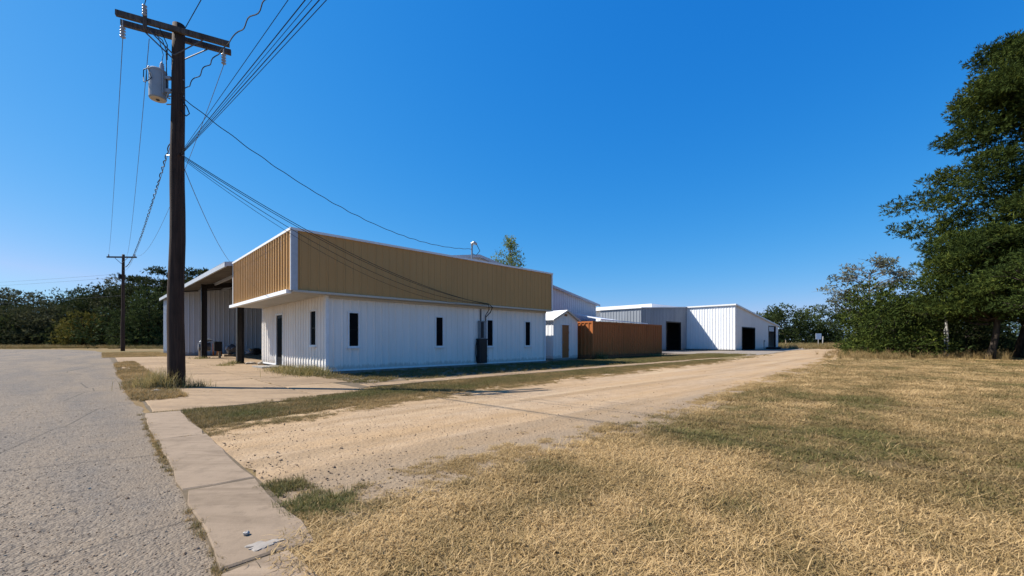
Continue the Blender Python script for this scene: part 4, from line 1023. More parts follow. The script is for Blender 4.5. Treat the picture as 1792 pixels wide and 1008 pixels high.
for i, (u, v, Y, R, mt, sty, lb_) in enumerate(LT):
    rg = np.random.default_rng(80 + i)
    x = (u - 896) / F_PX * Y; h = EYE + (HZ - v) / F_PX * Y
    R *= 1.3
    low = [(math.cos(q) * R * .75, math.sin(q) * R * .75, rg.uniform(0.8, 2.2), R * .34, R * .34, R * .36) for q in np.linspace(3.3, 6.1, 6)] + [(rg.normal() * R * .45, rg.normal() * R * .3 - 1, h * rg.uniform(.15, .5), R * .38, R * .38, R * .36) for _ in range(6)]
    if sty == 2:
        cl = low + cedar_clumps(rg, 1.0, h - 0.6, lambda z: float(np.interp(z, [1, h * 0.4, h * 0.75, h], [R, R, R * 0.62, 0.5])), 8)
    else:
        cl = low + round_crown(rg, R, 0.6, h - 0.3, 26, R * 0.32, 0.75) + [(rg.normal() * R * .5, rg.normal() * R * .5 - 1, h * rg.uniform(.1, .4), R * .4, R * .4, R * .35) for _ in range(5)]
    tree('evergreen_tree' if sty != 1 else 'rounded_tree', (x, Y), lb_, 'tree', cl, mt, 'bark_dark', 0.42, 2.3 if sty != 2 else 1.7, 5, 0.6, 0.14, 0.3, h * 0.75, (0, 0), 80 + i, 'belt of trees at the left', updir=0.5)
# light airy tree behind the office
rg = np.random.default_rng(30)
h = EYE + (HZ - 418) / F_PX * 62
cl = []
for i in range(34):
    z = rg.uniform(10.2, h - 0.5); w_ = float(np.interp(z, [10, 12.5, 14.5, h], [1.6, 2.0, 1.5, 0.35]))
    cl.append((rg.normal() * w_ * 0.6, rg.normal() * w_ * 0.6, z, 0.75, 0.75, 0.85))
tree('leafy_tree', ((893 - 896) / F_PX * 62, 62), 'light green airy tree showing above the tan fascia', 'tree', cl, 'fresh_leaf', 'bark_grey', 0.24, 1.7, 5, 0.8, 0.14, 0.18, h - 2, (0, 0), 30, twigs=2, inner=0.2)
# ------------------------------------------------------------------ grass
def make_blades(n, rad, l0, l1, lean0, lean1, wid, rg, curl=0.6, segs=3):
    """one tuft: curved tapering blades; returns V,F(quads/tris as quads),btint"""
    base = rg.normal(size=(n, 2)) * rad * 0.5
    az = rg.uniform(0, 2 * PI, n); ln = rg.uniform(l0, l1, n); le = rg.uniform(lean0, lean1, n); cu = rg.uniform(0.1, curl, n) * 1.6
    tw = rg.normal(size=n) * 0.7
    V = np.zeros((n, segs + 1, 2, 3)); p = np.zeros((n, 3)); p[:, :2] = base
    for s in range(segs + 1):
        f = s / segs
        w = wid * (1 - 0.85 * f ** 1.5) * rg.uniform(0.9, 1.1, n)
        a2 = az + tw * f
        sd = np.stack([-np.sin(a2), np.cos(a2), np.zeros(n)], 1)
        V[:, s, 0] = p - sd * w[:, None]; V[:, s, 1] = p + sd * w[:, None]
        th = le + cu * f
        st = np.stack([np.cos(a2) * np.sin(th), np.sin(a2) * np.sin(th), np.cos(th)], 1)
        p = p + st * (ln / segs)[:, None]
        p[:, 2] = np.maximum(p[:, 2], 0.006)
    V = V.reshape(n * (segs + 1) * 2, 3)
    F_ = []
    i = np.arange(n)[:, None] * (segs + 1) * 2
    for s in range(segs):
        F_.append(i + np.array([[2 * s, 2 * s + 1, 2 * s + 3, 2 * s + 2]]))
    F_ = np.stack(F_, 1).reshape(-1, 4)
    return V, F_, np.repeat(rg.random(n), segs)
def tuft_set(colname, specs, seed):
    """tuft meshes kept in a collection of their own that only the scatter reads"""
    c = bpy.data.collections.new(colname)
    for i, sp in enumerate(specs):
        rg = np.random.default_rng(seed + i)
        V, F_, T = make_blades(*sp[:7], rg, *sp[7:])
        o = bpy.data.objects.new('%s_%02d' % (colname, i), np_mesh('grass_tuft', V, F_, 'grass_blade', {'btint': ('FACE', T)}))
        c.objects.link(o)
    return c
NV = 7
LAWN = tuft_set('lawn_tufts', [(56, 0.10, 0.022, 0.072, 0.6, 1.45, 0.0028, 1.2) for _ in range(NV)], 200)
COARSE = tuft_set('coarse_tufts', [(46, 0.18, 0.05, 0.13, 0.6, 1.4, 0.0052, 0.9) for _ in range(NV)], 220)
STEMS = tuft_set('stem_tufts', [(5, 0.16, 0.07, 0.18, 0.9, 1.55, 0.0024, 0.9) for _ in range(NV)], 280)
SHORT = tuft_set('verge_tufts', [(44, 0.085, 0.04, 0.11, 0.1, 1.0, 0.0036, 0.7) for _ in range(NV)], 240)
TALL = tuft_set('tall_tufts', [(40, 0.10, 0.18, 0.46, 0.05, 0.55, 0.0040, 0.9) for _ in range(NV)], 260)

def scatter(name, XY, Z, scl, tint, coll, label, cat):
    n = len(XY)
    me = bpy.data.meshes.new(name)
    co = np.zeros((n, 3), np.float32); co[:, :2] = XY; co[:, 2] = Z
    me.vertices.add(n); me.vertices.foreach_set("co", co.ravel())
    rot = np.zeros((n, 3), np.float32); rot[:, 2] = rng.uniform(0, 2 * PI, n); rot[:, :2] = rng.normal(size=(n, 2)) * 0.10
    a = me.attributes.new('rot', 'FLOAT_VECTOR', 'POINT'); a.data.foreach_set("vector", rot.ravel())
    for nm, arr in (('scl', scl), ('tint', tint)):
        a = me.attributes.new(nm, 'FLOAT', 'POINT'); a.data.foreach_set("value", np.ascontiguousarray(arr, np.float32))
    a = me.attributes.new('idx', 'INT', 'POINT'); a.data.foreach_set("value", rng.integers(0, NV, n).astype(np.int32))
    me.update()
    o = obj(name, me)
    ng = bpy.data.node_groups.new(name + '_scatter', 'GeometryNodeTree')
    ng.interface.new_socket('Geometry', in_out='INPUT', socket_type='NodeSocketGeometry')
    ng.interface.new_socket('Geometry', in_out='OUTPUT', socket_type='NodeSocketGeometry')
    N = ng.nodes; Lk = ng.links
    gi = N.new('NodeGroupInput'); go = N.new('NodeGroupOutput'); ip = N.new('GeometryNodeInstanceOnPoints')
    ci = N.new('GeometryNodeCollectionInfo'); ci.inputs[0].default_value = coll
    ci.inputs['Separate Children'].default_value = True; ci.inputs['Reset Children'].default_value = True
    def attr(nm, ty):
        q = N.new('GeometryNodeInputNamedAttribute'); q.data_type = ty; q.inputs['Name'].default_value = nm
        return q.outputs['Attribute']
    Lk.new(gi.outputs[0], ip.inputs['Points']); Lk.new(ci.outputs[0], ip.inputs['Instance'])
    ip.inputs['Pick Instance'].default_value = True
    Lk.new(attr('idx', 'INT'), ip.inputs['Instance Index'])
    e2r = N.new('FunctionNodeEulerToRotation'); Lk.new(attr('rot', 'FLOAT_VECTOR'), e2r.inputs[0])
    Lk.new(e2r.outputs[0], ip.inputs['Rotation']); Lk.new(attr('scl', 'FLOAT'), ip.inputs['Scale'])
    Lk.new(ip.outputs[0], go.inputs[0])
    md = o.modifiers.new('scatter', 'NODES'); md.node_group = ng
    return props(o, label, cat, kind='stuff')

class Noise2:
    """smooth value noise for planting patterns"""
    def __init__(s, seed): s.t = np.random.default_rng(seed).random((256, 256))
    def __call__(s, x, y, sc):
        x = x * sc; y = y * sc; i = np.floor(x).astype(int); j = np.floor(y).astype(int); fx = x - i; fy = y - j
        fx = fx * fx * (3 - 2 * fx); fy = fy * fy * (3 - 2 * fy)
        g = lambda a, b: s.t[a % 256, b % 256]
        return (g(i, j) * (1 - fx) + g(i + 1, j) * fx) * (1 - fy) + (g(i, j + 1) * (1 - fx) + g(i + 1, j + 1) * fx) * fy
NZ = Noise2(3)
def fbm(x, y, sc): return 0.5 * NZ(x, y, sc) + 0.3 * NZ(x + 31, y + 17, sc * 2.3) + 0.2 * NZ(x + 7, y + 71, sc * 5.1)
def abs_of(X, Y):
    dx = X - CO[0]; dy = Y - CO[1]
    return dx * AV[0] + dy * AV[1], dx * BV[0] + dy * BV[1]
def low_edge(a): return np.interp(a, [-6, -4.62, -2, 4.7, 20, 35, 54, 70], [-12.15, -12.1, -11.9, -11.8, -10.7, -9.25, -7.45, -4.6])
def up_edge(a): return np.interp(a, [-4.62, -2, 5, 19, 22, 36, 54], [-8.0, -7.45, -6.75, -6.2, -5.6, -4.6, -2.6])

def polar(n, y0, y1, xm=1.5, p=1.0):
    """points thinning out with distance from the viewpoint"""
    f = rng.random(n)
    Y = (y0 ** (-p) + f * (y1 ** (-p) - y0 ** (-p))) ** (-1 / p) if p else y0 * (y1 / y0) ** f
    X = rng.uniform(-xm, xm, n) * (Y + 0.4)
    return X, Y
def lawn_tint(X, Y):
    g = fbm(X, Y, 0.55); g2 = NZ(X + 50, Y + 9, 0.16); g3 = NZ(X + 3, Y + 40, 2.4)
    gg = 0.62 * np.clip((g2 - 0.42) * 2.4, 0, 1) * np.clip(0.35 + (X - 0.0) / 7.0, 0.15, 1)
    g4 = NZ(X + 13, Y + 77, 6.0)
    t_ = 0.19 + 0.90 * (g - 0.5) + 0.50 * (g3 - 0.5) + 0.34 * (g4 - 0.5) + gg * 0.42
    aa_, bb_ = abs_of(X, Y)
    trk = fbm(aa_ * 0.16 + 40, bb_ * 1.5, 1.0)
    t_ = t_ + 0.55 * (trk - 0.47) - 0.16 * np.exp(-((bb_ + 12.7) / 0.5) ** 2)
    t_ = t_ + 0.42 * np.exp(-((X - 3.4) / 2.3) ** 2 - ((Y - 4.3) / 2.4) ** 2) * np.clip(0.4 + 1.6 * (NZ(X + 5, Y + 5, 1.3)), 0, 1.3) + 0.05 * np.clip((X - 5) / 10, 0, 1)
    return t_
# near lawn
n = 58000
X, Y = polar(n, 1.5, 11, 1.6, 0.35)
a, b = abs_of(X, Y)
m_ = (a > np.interp(b, [-13.2, -12.5, -11.9, -11.4], [-4.90, -4.86, -4.72, -4.66]) + 0.12 * (fbm(X, Y, 3) - .5)) & (b < low_edge(a) + 0.55 * (fbm(X, Y, 1.1) - 0.5) - 0.02)
X, Y, a, b = X[m_], Y[m_], a[m_], b[m_]
keep = rng.random(len(X)) < np.clip(0.45 + 1.5 * (fbm(X + 90, Y, 1.1) - 0.3), 0.22, 1) * np.clip((low_edge(a) - b) * 1.4 + 0.35, 0.3, 1)
X, Y, a, b = X[keep], Y[keep], a[keep], b[keep]
tt = lawn_tint(X, Y) + rng.normal(size=len(X)) * 0.07
tt += 0.70 * np.exp(-(((a + 4.40) / 0.34) ** 2 + ((b + 11.9) / 0.30) ** 2))
scatter('lawn_grass', np.stack([X, Y], 1), 0.0, rng.uniform(0.7, 1.35, len(X)) * np.clip(0.85 + Y * 0.04, 0.9, 1.25), np.clip(tt, 0, 0.80), LAWN, 'matted dry straw grass covering the near lawn', 'grass')
n = 8000
X2, Y2 = polar(n, 1.6, 14, 1.5, 0.3)
a2, b2 = abs_of(X2, Y2)
m_ = (a2 > np.interp(b2, [-13.2, -12.5, -11.9, -11.4], [-4.84, -4.8, -4.66, -4.6])) & (b2 < low_edge(a2) - 0.05) & (rng.random(n) < np.clip((fbm(X2, Y2, 1.7) - 0.3) * 2.6, 0.1, 1))
X2, Y2 = X2[m_], Y2[m_]
scatter('dead_stems', np.stack([X2, Y2], 1), 0.012, rng.uniform(0.6, 1.15, len(X2)), np.clip(rng.normal(size=len(X2)) * 0.12 + 0.10 + 0.25 * (lawn_tint(X2, Y2) - .3), 0, 1), STEMS, 'loose pale dead stems lying over the near lawn', 'grass')
n = 70000
X, Y = polar(n, 8, 70, 1.5, 0.7)
a, b = abs_of(X, Y)
m_ = (a > -4.6) & (b < low_edge(a) + 0.9 * (fbm(X, Y, 0.8) - 0.5))
X, Y = X[m_], Y[m_]
tt = lawn_tint(X, Y) + rng.normal(size=len(X)) * 0.07 + 0.05
scatter('field_grass', np.stack([X, Y], 1), 0.0, rng.uniform(0.6, 1.2, len(X)) * np.clip(0.55 + Y * 0.016, 0.7, 1.5), np.clip(tt, 0, 0.80), COARSE, 'coarser dry grass of the field back to the bushes', 'grass')

# green verge between the gravel and the path, and other strips
def strip(n, amin, amax, blo, bhi, edge=0.3, pw=1.0):
    a = amin + (amax - amin) * rng.random(n) ** pw
    lo = blo(a) if callable(blo) else blo; hi = bhi(a) if callable(bhi) else bhi
    b = lo + (hi - lo) * rng.random(n)
    p = CO[None] + a[:, None] * AV[None] + b[:, None] * BV[None]
    X, Y = p[:, 0], p[:, 1]
    d = np.minimum(b - lo, hi - b) / edge
    k = rng.random(n) < np.clip(d * 0.8 + (fbm(X, Y, 1.2) - 0.45) * 2.2, 0, 1)
    return X[k], Y[k], a[k], b[k]
X, Y, a, b = strip(23000, -4.6, 22, lambda a: up_edge(a) - 0.2, lambda a: np.interp(a, [-4.6, -2.1, -0.9, 0.5, 22], [-6.25, -5.85, -5.2, -4.95, -4.75]), 0.5, 1.35)
q = np.concatenate([rng.normal(size=(120, 2)) * (0.15, 0.13) + (-4.50, -11.85), rng.normal(size=(60, 2)) * (0.10, 0.08) + (-4.55, -11.28)])
q = q[q[:, 0] > -4.68]
p = CO[None] + q[:, :1] * AV[None] + q[:, 1:] * BV[None]
X = np.concatenate([X, p[:, 0]]); Y = np.concatenate([Y, p[:, 1]]); a = np.concatenate([a, q[:, 0]]); b = np.concatenate([b, q[:, 1]])
tt = 0.74 + 1.1 * (fbm(X, Y, 0.5) - 0.5) + 0.35 * (fbm(X + 9, Y, 2.0) - .5) - np.where(b > -10, 0.25 * np.clip((up_edge(a) + 0.35 - b) / 0.5, 0, 1), 0)
scatter('verge_grass', np.stack([X, Y], 1), 0.0, rng.uniform(0.35, 0.8, len(X)), np.clip(tt, 0, 1), SHORT, 'greenish grass strip between the gravel and the concrete path', 'grass')
X, Y, a, b = strip(15000, -0.7, 34, -4.2, lambda a: np.interp(a, [-1, 11.4, 12, 34], [-0.1, -0.1, 0.2, 0.2]), 0.5, 1.2)
k = rng.random(len(X)) < np.clip(0.35 + (a - 9) / 8, 0.25, 1)
X, Y, a = X[k], Y[k], a[k]
scatter('wall_foot_grass', np.stack([X, Y], 1), 0.0, rng.uniform(0.5, 1.25, len(X)), np.clip(0.72 + 0.6 * (fbm(X, Y, 0.6) - .5), 0, 1), SHORT, 'thin green grass between the buildings and the path', 'grass')
X, Y, a, b = strip(5200, -5.14, -4.35, -4.4, 16, 0.3)
k = rng.random(len(X)) < np.clip((fbm(X, Y, 0.9) - 0.42) * 3.5 + 0.9 * np.exp(-((b + 0.5) / 2.6) ** 2), 0.04, 1)
X, Y, a, b = X[k], Y[k], a[k], b[k]
X2, Y2, a2, b2 = strip(5000, -5.6, -1.5, 25.0, 42, 0.6)
X = np.concatenate([X, X2]); Y = np.concatenate([Y, Y2])
scatter('roadside_grass', np.stack([X, Y], 1), 0.012, rng.uniform(0.5, 1.2, len(X)), np.clip(0.36 + 0.7 * (fbm(X, Y, 0.8) - .5), 0, 1), SHORT, 'dry grass creeping between the road edge and the apron', 'grass')
n = 26000
a = -4.6 + 38 * rng.random(n) ** 1.7
e = np.abs(rng.normal(size=n)) * 0.22
side = rng.random(n) < 0.6
b = np.where(side, low_edge(a) + e - 0.05, up_edge(a) - 0.3 - e * 1.2 + 0.15)
p = CO[None] + a[:, None] * AV[None] + b[:, None] * BV[None]
X, Y = p[:, 0], p[:, 1]
k = rng.random(n) < np.clip((fbm(X, Y, 1.3) - 0.46) * 3.0, 0.02, 0.7)
X, Y, side = X[k], Y[k], side[k]
scatter('edge_straw', np.stack([X, Y], 1), 0.006, rng.uniform(0.35, 0.85, len(X)), np.clip(np.where(side, 0.22, 0.5) + 0.5 * (fbm(X, Y, 0.8) - .5), 0, 1), LAWN, 'thin straw creeping over the edges of the gravel drive', 'grass')
# thin grass in slab joints
JX = []
for bq in bb[1:-1]:
    for _ in range(70): JX.append(wp(rng.uniform(-4.9, -0.2), bq + rng.normal() * .02))
for aq in (-2.35,):
    for _ in range(160): JX.append(wp(aq + rng.normal() * .02, rng.uniform(-6, 20)))
for bq, n_ in ((-10.895, 60), (-12.41, 14), (-8.64, 10), (-6.22, 40)):
    for _ in range(n_): JX.append(wp(rng.uniform(-5.08, -4.66), bq + rng.normal() * .012))
for _ in range(210): JX.append(wp(-5.11 + rng.normal() * .02, -6.2 - rng.random() ** 0.8 * 7.5))
JX = np.array(JX); kk = fbm(JX[:, 0] * 3, JX[:, 1] * 3, 1.0) > 0.45; JX = JX[kk]
scatter('joint_grass', JX, 0.004, rng.uniform(0.25, 0.5, len(JX)), np.clip(0.45 + rng.normal(size=len(JX)) * .2, 0, 1), SHORT, 'small tufts growing in the joints of the concrete', 'grass')
# brown tall grass at the foot of the bushes, green rough beyond the drive
n = 5200
X = rng.uniform(15, 47, n); Y = rng.uniform(24, 50, n); a, b = abs_of(X, Y)
k = (X > 0.80 * Y + rng.normal(size=n)) & (Y > 27.0 + 1.5 * rng.normal(size=n)) & (rng.random(n) < np.clip(1.3 - (X - 0.8 * Y) / 9, 0.35, 1))
X, Y = X[k], Y[k]
scatter('tall_brown_grass', np.stack([X, Y], 1), 0.0, rng.uniform(0.6, 1.7, len(X)), np.clip(0.47 + 0.4 * (fbm(X, Y, 0.4) - .5) + rng.normal(size=len(X)) * .08, 0, 1), TALL, 'tall brown dead grass along the foot of the bushes', 'grass')
n = 9000
X = rng.uniform(40, 130, n); Y = rng.uniform(58, 110, n); a, b = abs_of(X, Y)
k = (b < 2.0 - 0 * a) & (b > -45) & (a > 66) | (a > 68)
X, Y = X[k], Y[k]
scatter('rough_green_grass', np.stack([X, Y], 1), 0.0, rng.uniform(1.0, 2.4, len(X)), np.clip(0.62 + 0.6 * (fbm(X, Y, 0.15) - .5) + rng.normal(size=len(X)) * .08, 0, 1), TALL, 'rough green grass past the end of the drive', 'grass')
n = 9000
X = rng.uniform(-125, -40, n); Y = rng.uniform(62, 82, n); a, b = abs_of(X, Y)
k = (a > -60) & ((b > 80) | (a > -5))
X, Y = X[k], Y[k]
scatter('far_bank_grass', np.stack([X, Y], 1), 0.0, rng.uniform(0.7, 1.8, len(X)), np.clip(0.62 + 0.6 * (fbm(X, Y, 0.2) - .5), 0, 1), TALL, 'green grass bank below the left trees', 'grass')

# weed clumps, each its own plant
def weeds(u_or_ab, label, n, rad, l0, l1, wid, tint0, seed, name='weed_clump', ell=(1, 1), lean=(0.05, 0.8)):
    rg = np.random.default_rng(seed)
    V, F_, T = make_blades(n, rad, l0, l1, lean[0], lean[1], wid, rg, 0.8, 4)
    # stretch the patch along the yard axes without stretching blades
    nb = n; per = 10
    off_ = (rg.normal(size=(nb, 2)) * rad * 0.5) * np.array([ell[0] - 1, ell[1] - 1])
    c, s = math.cos(TH), math.sin(TH)
    off_ = np.stack([off_[:, 0] * c - off_[:, 1] * s, off_[:, 0] * s + off_[:, 1] * c], 1)
    V[:, :2] += np.repeat(off_, per, 0)
    T = np.clip(T * 0.5 + tint0 - 0.25 + np.repeat(rg.normal(size=nb) * 0.12, 4), 0, 1)
    me = np_mesh(name, V, F_, 'weed_blade', {'tint': ('FACE', T), 'btint': ('FACE', rg.random(len(T)))})
    x, y = wp(*u_or_ab)
    return props(obj(name, me, None, (x, y, 0.01)), label, 'weeds')
pa, pb = to_ab(*P1)
weeds((pa - 0.28, pb + 0.02), 'tall dry weed clump round the foot of the near utility pole', 1300, 0.44, 0.16, 0.62, 0.0050, 0.36, 1, ell=(1.1, 1.5))
weeds((pa + 0.36, pb - 0.30), 'low weeds trailing right of the near pole foot', 260, 0.26, 0.08, 0.26, 0.0045, 0.42, 2, ell=(1.7, 1.2))
weeds((pa - 0.15, pb - 1.0), 'small grass tuft by the flat stone before the pole', 130, 0.16, 0.05, 0.14, 0.004, 0.5, 3, ell=(1.2, 1.6))
weeds((-0.52, 0.35), 'broad patch of weeds at the office front corner', 3200, 0.62, 0.12, 0.40, 0.0055, 0.52, 4, ell=(0.75, 2.6))
weeds((-0.62, 2.9), 'weed patch along the office front wall near the door', 500, 0.45, 0.10, 0.30, 0.0055, 0.46, 5, ell=(0.8, 1.7))
weeds((-0.66, 1.9), 'long dry weed fringe between the corner patch and the door patch', 1500, 0.5, 0.10, 0.32, 0.0055, 0.45, 15, ell=(0.9, 3.2))
weeds((-0.95, 9.55), 'weeds round the foot of the post nearest the office', 240, 0.3, 0.10, 0.30, 0.007, 0.62, 6)
weeds((-1.5, 8.1), 'flat weed patch on the apron before the nearer post', 260, 0.45, 0.06, 0.2, 0.007, 0.5, 7, ell=(1.0, 1.6))
weeds((-1.05, 18.1), 'weeds round the foot of the farther bay post', 240, 0.55, 0.08, 0.26, 0.010, 0.52, 8, ell=(1, 1.6))
weeds((16.9, -0.05), 'weedy stalk growing by the container end', 220, 0.35, 0.2, 0.75, 0.008, 0.7, 9, ell=(1.4, 1))
weeds((24.5, -0.1), 'grass growing along the container right end', 420, 0.7, 0.1, 0.35, 0.010, 0.6, 10, ell=(2.4, 1))
# ------------------------------------------------------------------ stones
def stone_mesh(seed, r, flat=0.6, name='stone', mat='pale_stone'):
    rg = np.random.default_rng(seed)
    import bmesh
    bm = bmesh.new(); bmesh.ops.create_icosphere(bm, subdivisions=2, radius=1.0)
    ph = rg.uniform(0, 6, 6)
    for v in bm.verts:
        d = v.co.normalized()
        k = 1 + 0.22 * math.sin(3 * d.x + ph[0]) * math.sin(3.3 * d.y + ph[1]) + 0.16 * math.sin(5 * d.z + ph[2] + 2 * d.x) + rg.uniform(-.06, .06)
        v.co = Vector((d.x * k * r, d.y * k * r * 0.75, d.z * k * r * flat))
    me = bpy.data.meshes.new(name); bm.to_mesh(me); bm.free(); me.materials.append(MATS[mat])
    return me
def stone(p, seed, r, label, flat=0.5, mat='pale_stone'):
    return props(obj('stone', stone_mesh(seed, r, flat, mat=mat), None, (p[0], p[1], r * flat * 0.55), seed * 1.3), label, 'stone')
m_plain('white_pebble', (0.42, 0.38, 0.33), 0.9, 0.2, 20, 0.0)
stone(wp(-4.94, -12.07), 1, 0.018, 'small white pebble alone on the concrete strip', 0.7, 'white_pebble').location.z = 0.037
stone(wp(pa - 0.42, pb - 0.82), 2, 0.16, 'pale flat stone at the edge of the pole weeds', 0.28)
stone(wp(-0.35, 8.75), 3, 0.26, 'pale rubble lump beside the nearer bay post', 0.35)
stone(wp(-0.12, 8.0), 4, 0.17, 'rounder pale stone near the office door step', 0.7)
# broken cement patch on the strip
rgp = np.random.default_rng(12)
V = []; kq = 34
for zq, sh_ in ((0.022, 1.0), (0.0300, 0.90), (0.0305, 0.5)):
    for i in range(kq):
        an = 2 * PI * i / kq
        r_ = (0.085 + 0.022 * math.sin(3 * an + 1) + 0.014 * math.sin(7 * an + 2) + rgp.uniform(-.011, .011)) * sh_
        V.append((r_ * math.cos(an), r_ * 0.55 * math.sin(an), zq))
Fq = [(l * kq + i, l * kq + (i + 1) % kq, (l + 1) * kq + (i + 1) % kq, (l + 1) * kq + i) for l in (0, 1) for i in range(kq)] + [tuple(range(2 * kq, 3 * kq))]
props(obj('cement_patch', mesh_data('cement_patch', V, Fq, 'cement_patch'), None, (*wp(-4.90, -12.27), 0.001), 0.6), 'whitish broken cement patch on the near concrete slab', 'cement patch')
# loose gravel on the drive and chips by the road edge: uncountable small stones
PEB = bpy.data.collections.new('pebble_set')
for i in range(NV):
    t_ = None
    PEB.objects.link(bpy.data.objects.new('pebble_%02d' % i, stone_mesh(300 + i, 1.0, 0.6, 'pebble', 'pale_stone')))
tg = NT("pebble_stone")
ca_ = tg.node("ShaderNodeAttribute", attribute_name="tint", attribute_type='INSTANCER').outputs['Fac']
tg.fin(tg.ramp(ca_, [(0.0, (0.095, 0.062, 0.040)), (0.5, (0.24, 0.17, 0.112)), (1.0, (0.44, 0.36, 0.26))]), 0.9, None, 0, 0.2)
for o in PEB.objects: o.data.materials[0] = MATS['pebble_stone']
n = 30000
X, Y = polar(n, 2.2, 26, 1.0, 0.45)
a, b = abs_of(X, Y)
k = (a > -4.6) & (b > low_edge(a) + 0.03) & (b < up_edge(a) - 0.05) & (a < 40)
X, Y = X[k], Y[k]
k = rng.random(len(X)) < np.clip(0.6 + 1.4 * (fbm(X, Y, 0.9) - 0.4), 0.25, 1); X, Y = X[k], Y[k]
scatter('loose_gravel', np.stack([X, Y], 1), 0.008, np.exp(rng.normal(size=len(X)) * 0.5) * 0.0036, rng.random(len(X)) ** 1.6 * 0.7, PEB, 'loose small stones lying on the gravel drive', 'gravel')
n = 26000
X, Y = polar(n, 1.6, 14, 1.35, 0.3)
a, b = abs_of(X, Y)
k = (a < -5.12); X, Y = X[k], Y[k]
scatter('road_chippings', np.stack([X, Y], 1), 0.005, np.exp(rng.normal(size=len(X)) * 0.4) * 0.0042, np.clip(rng.random(len(X)) * 0.9 + 0.05, 0, 1), PEB, 'loose chippings standing out of the worn road', 'gravel')

# ------------------------------------------------------------------ things in the bay
bay = lambda a, b: (*wp(a, b), 0.024)
co = props(empty('traffic_cone', bay(0.85, 24.0)), 'orange traffic cone standing against the bay end wall', 'traffic cone')
MB().lathe([(0.24, 0.03), (0.22, 0.06), (0.05, 0.95), (0.03, 0.98)], 0, 0, 18).build('cone_body', 'cone_orange', co, smooth=False)
MB().box(-0.3, 0.3, -0.3, 0.3, 0.0, 0.035).build('cone_base', 'cone_orange', co)
po = props(empty('delineator_post', bay(0.50, 24.2)), 'slim orange marker post left of the traffic cone', 'marker post')
MB().lathe([(0.06, 0.04), (0.05, 0.9), (0.03, 0.95)], 0, 0, 10).build('tube', 'cone_orange', po)
MB().lathe([(0.2, 0), (0.18, 0.04)], 0, 0, 12).build('base', 'rubber_black', po)
gr = props(empty('compressor', bay(-0.55, 19.15), TH), 'dark boxy machine with pale rounded hood beside the farther post', 'machine')
MB().box(0.30, 0.72, -0.25, 0.25, 0.45, 1.10).build('housing', 'black_plastic', gr)
MB().tube([(-0.55, 0, 0.75), (0.10, 0, 0.75)], [0.26, 0.3], 14).build('tank', 'engine_metal', gr)
MB().tube([(-0.45, 0, 1.02), (-0.2, 0, 1.18), (0.2, 0, 1.2)], [0.10, 0.14, 0.06], 10).build('hood', 'transformer_paint', gr)
for x, y in ((-0.45, -0.22), (-0.45, 0.22), (0.62, -0.2), (0.62, 0.2)):
    MB().box(x - .04, x + .04, y - .04, y + .04, 0.0, 0.52).build('leg', 'old_wood_pale', gr)
en = props(empty('wrapped_engine', bay(1.2, 21.7), TH), 'blue-grey lumpy engine under a crumpled cover between the posts', 'engine')
me = stone_mesh(77, 0.42, 0.95, 'cover', 'tarp_blue_grey'); obj('cover', me, en, (0, 0, 0.52), 0.4)
MB().box(-0.5, 0.5, -0.35, 0.35, 0.0, 0.16).build('skid', 'old_wood_pale', en)
MB().tube([(0.1, -0.5, 0.5), (0.1, -0.42, 0.55)], 0.2, 14).build('flywheel', 'engine_metal', en)
jk = props(empty('scrap_heap', bay(2.3, 18.0), TH), 'dark heap of oddments in the deepest corner of the bay', 'scrap heap')
for i in range(6):
    obj('scrap_piece', stone_mesh(90 + i, random.uniform(0.2, 0.38), 0.7, 'scrap_piece', ['engine_metal', 'rubber_black', 'old_wood_pale'][i % 3]), jk, (random.uniform(-.8, .8), random.uniform(-.5, .5), 0.22 + 0.1 * i * 0.5), i)

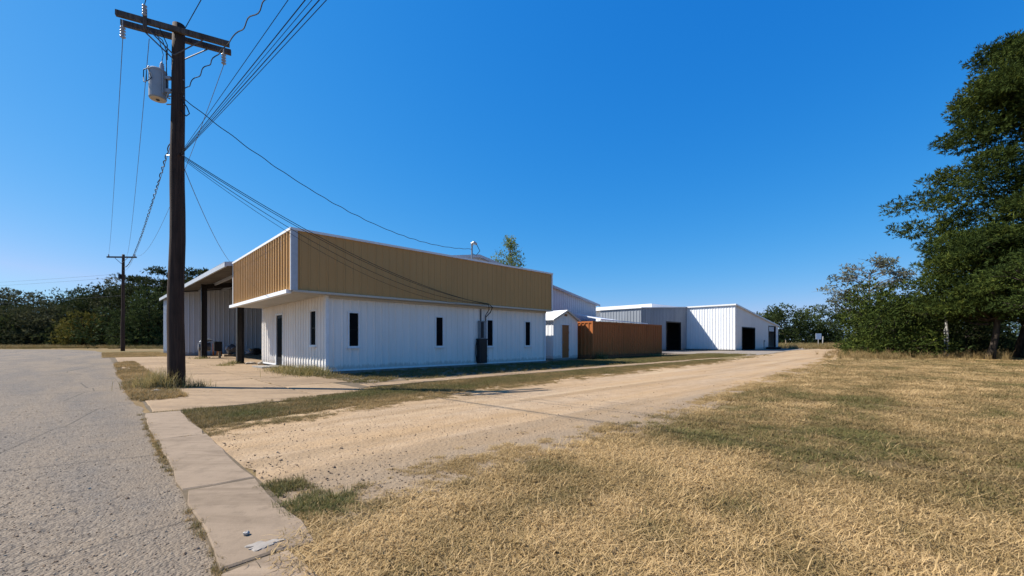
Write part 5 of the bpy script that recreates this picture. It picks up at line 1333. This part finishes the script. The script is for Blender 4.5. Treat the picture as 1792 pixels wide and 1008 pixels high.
# ------------------------------------------------------------------ small far things
st = props(empty('stake', (*wp(37.84, -15.36), 0)), 'thin grey leaning stake with a second rail before the bushes', 'stake')
MB().tube([(0.0, 0.0, -0.1), (-0.05, 0, 1.6), (-0.16, 0, 3.1)], [0.09, 0.08, 0.06], 8).build('post', 'grey_post_wood', st)
MB().tube([(-0.22, 0.03, 0.0), (-0.20, 0.03, 2.1)], 0.045, 6).build('rail', 'grey_post_wood', st)
SX, SY = (1432 - 896) / F_PX * 92, 92.0
sg1 = props(empty('notice_sign', (SX, SY, 0)), 'small blank white sign on a post far beyond the drive', 'sign')
MB().tube([(0, 0, 0), (0, 0, 2.6)], 0.07, 8).build('post', 'grey_post_wood', sg1)
MB().box(-0.62, 0.62, -0.10, -0.07, 1.55, 2.85).build('board', 'sign_white', sg1)
mk = props(empty('marker_post', (SX + 1.3, SY + 0.5, 0)), 'pale wooden post just right of the small white sign', 'post')
MB().tube([(0, 0, 0), (0.12, 0, 2.2)], 0.10, 8).build('post', 'grey_post_wood', mk)
rp = props(empty('reflector_post', ((1375 - 896) / F_PX * 88, 88, 0)), 'yellowish thin post near the far shed corner', 'post')
MB().tube([(0, 0, 0), (0, 0, 1.4)], 0.08, 6).build('post', 'old_wood_pale', rp)
for i, (a_, b_, lb_) in enumerate(((60.6, 1.3, 'dark tyre lying left of the far shed small doorway'), (62.1, 1.1, 'dark tyre lying before the far shed small doorway'))):
    ty = props(empty('tyre', (*wp(a_, b_), 0.01)), lb_, 'tyre')
    V = []; F_ = []
    for j in range(18):
        an = j * 2 * PI / 18
        for q in range(6):
            t_ = q * 2 * PI / 6
            r_ = 0.48 + 0.19 * math.cos(t_); V.append((r_ * math.cos(an), r_ * math.sin(an), 0.17 + 0.17 * math.sin(t_)))
    for j in range(18):
        for q in range(6):
            F_.append((j * 6 + q, ((j + 1) % 18) * 6 + q, ((j + 1) % 18) * 6 + (q + 1) % 6, j * 6 + (q + 1) % 6))
    obj('tread', mesh_data('tread', V, F_, 'rubber_black'), ty)
    MB().lathe([(0.30, 0.1), (0.30, 0.22)], 0, 0, 14).build('rim', 'engine_metal', ty)
pp = props(empty('standpipe', (*wp(57.3, 1.35), 0.01)), 'thin upright pipe between the far shed doorways', 'pipe')
MB().tube([(0, 0, 0), (0, 0, 1.25)], 0.06, 8).build('riser', 'grey_post_wood', pp)
MB().tube([(0, 0, 1.2), (0, -0.12, 1.25), (0, -0.2, 1.1)], 0.05, 6).build('spout', 'grey_post_wood', pp)
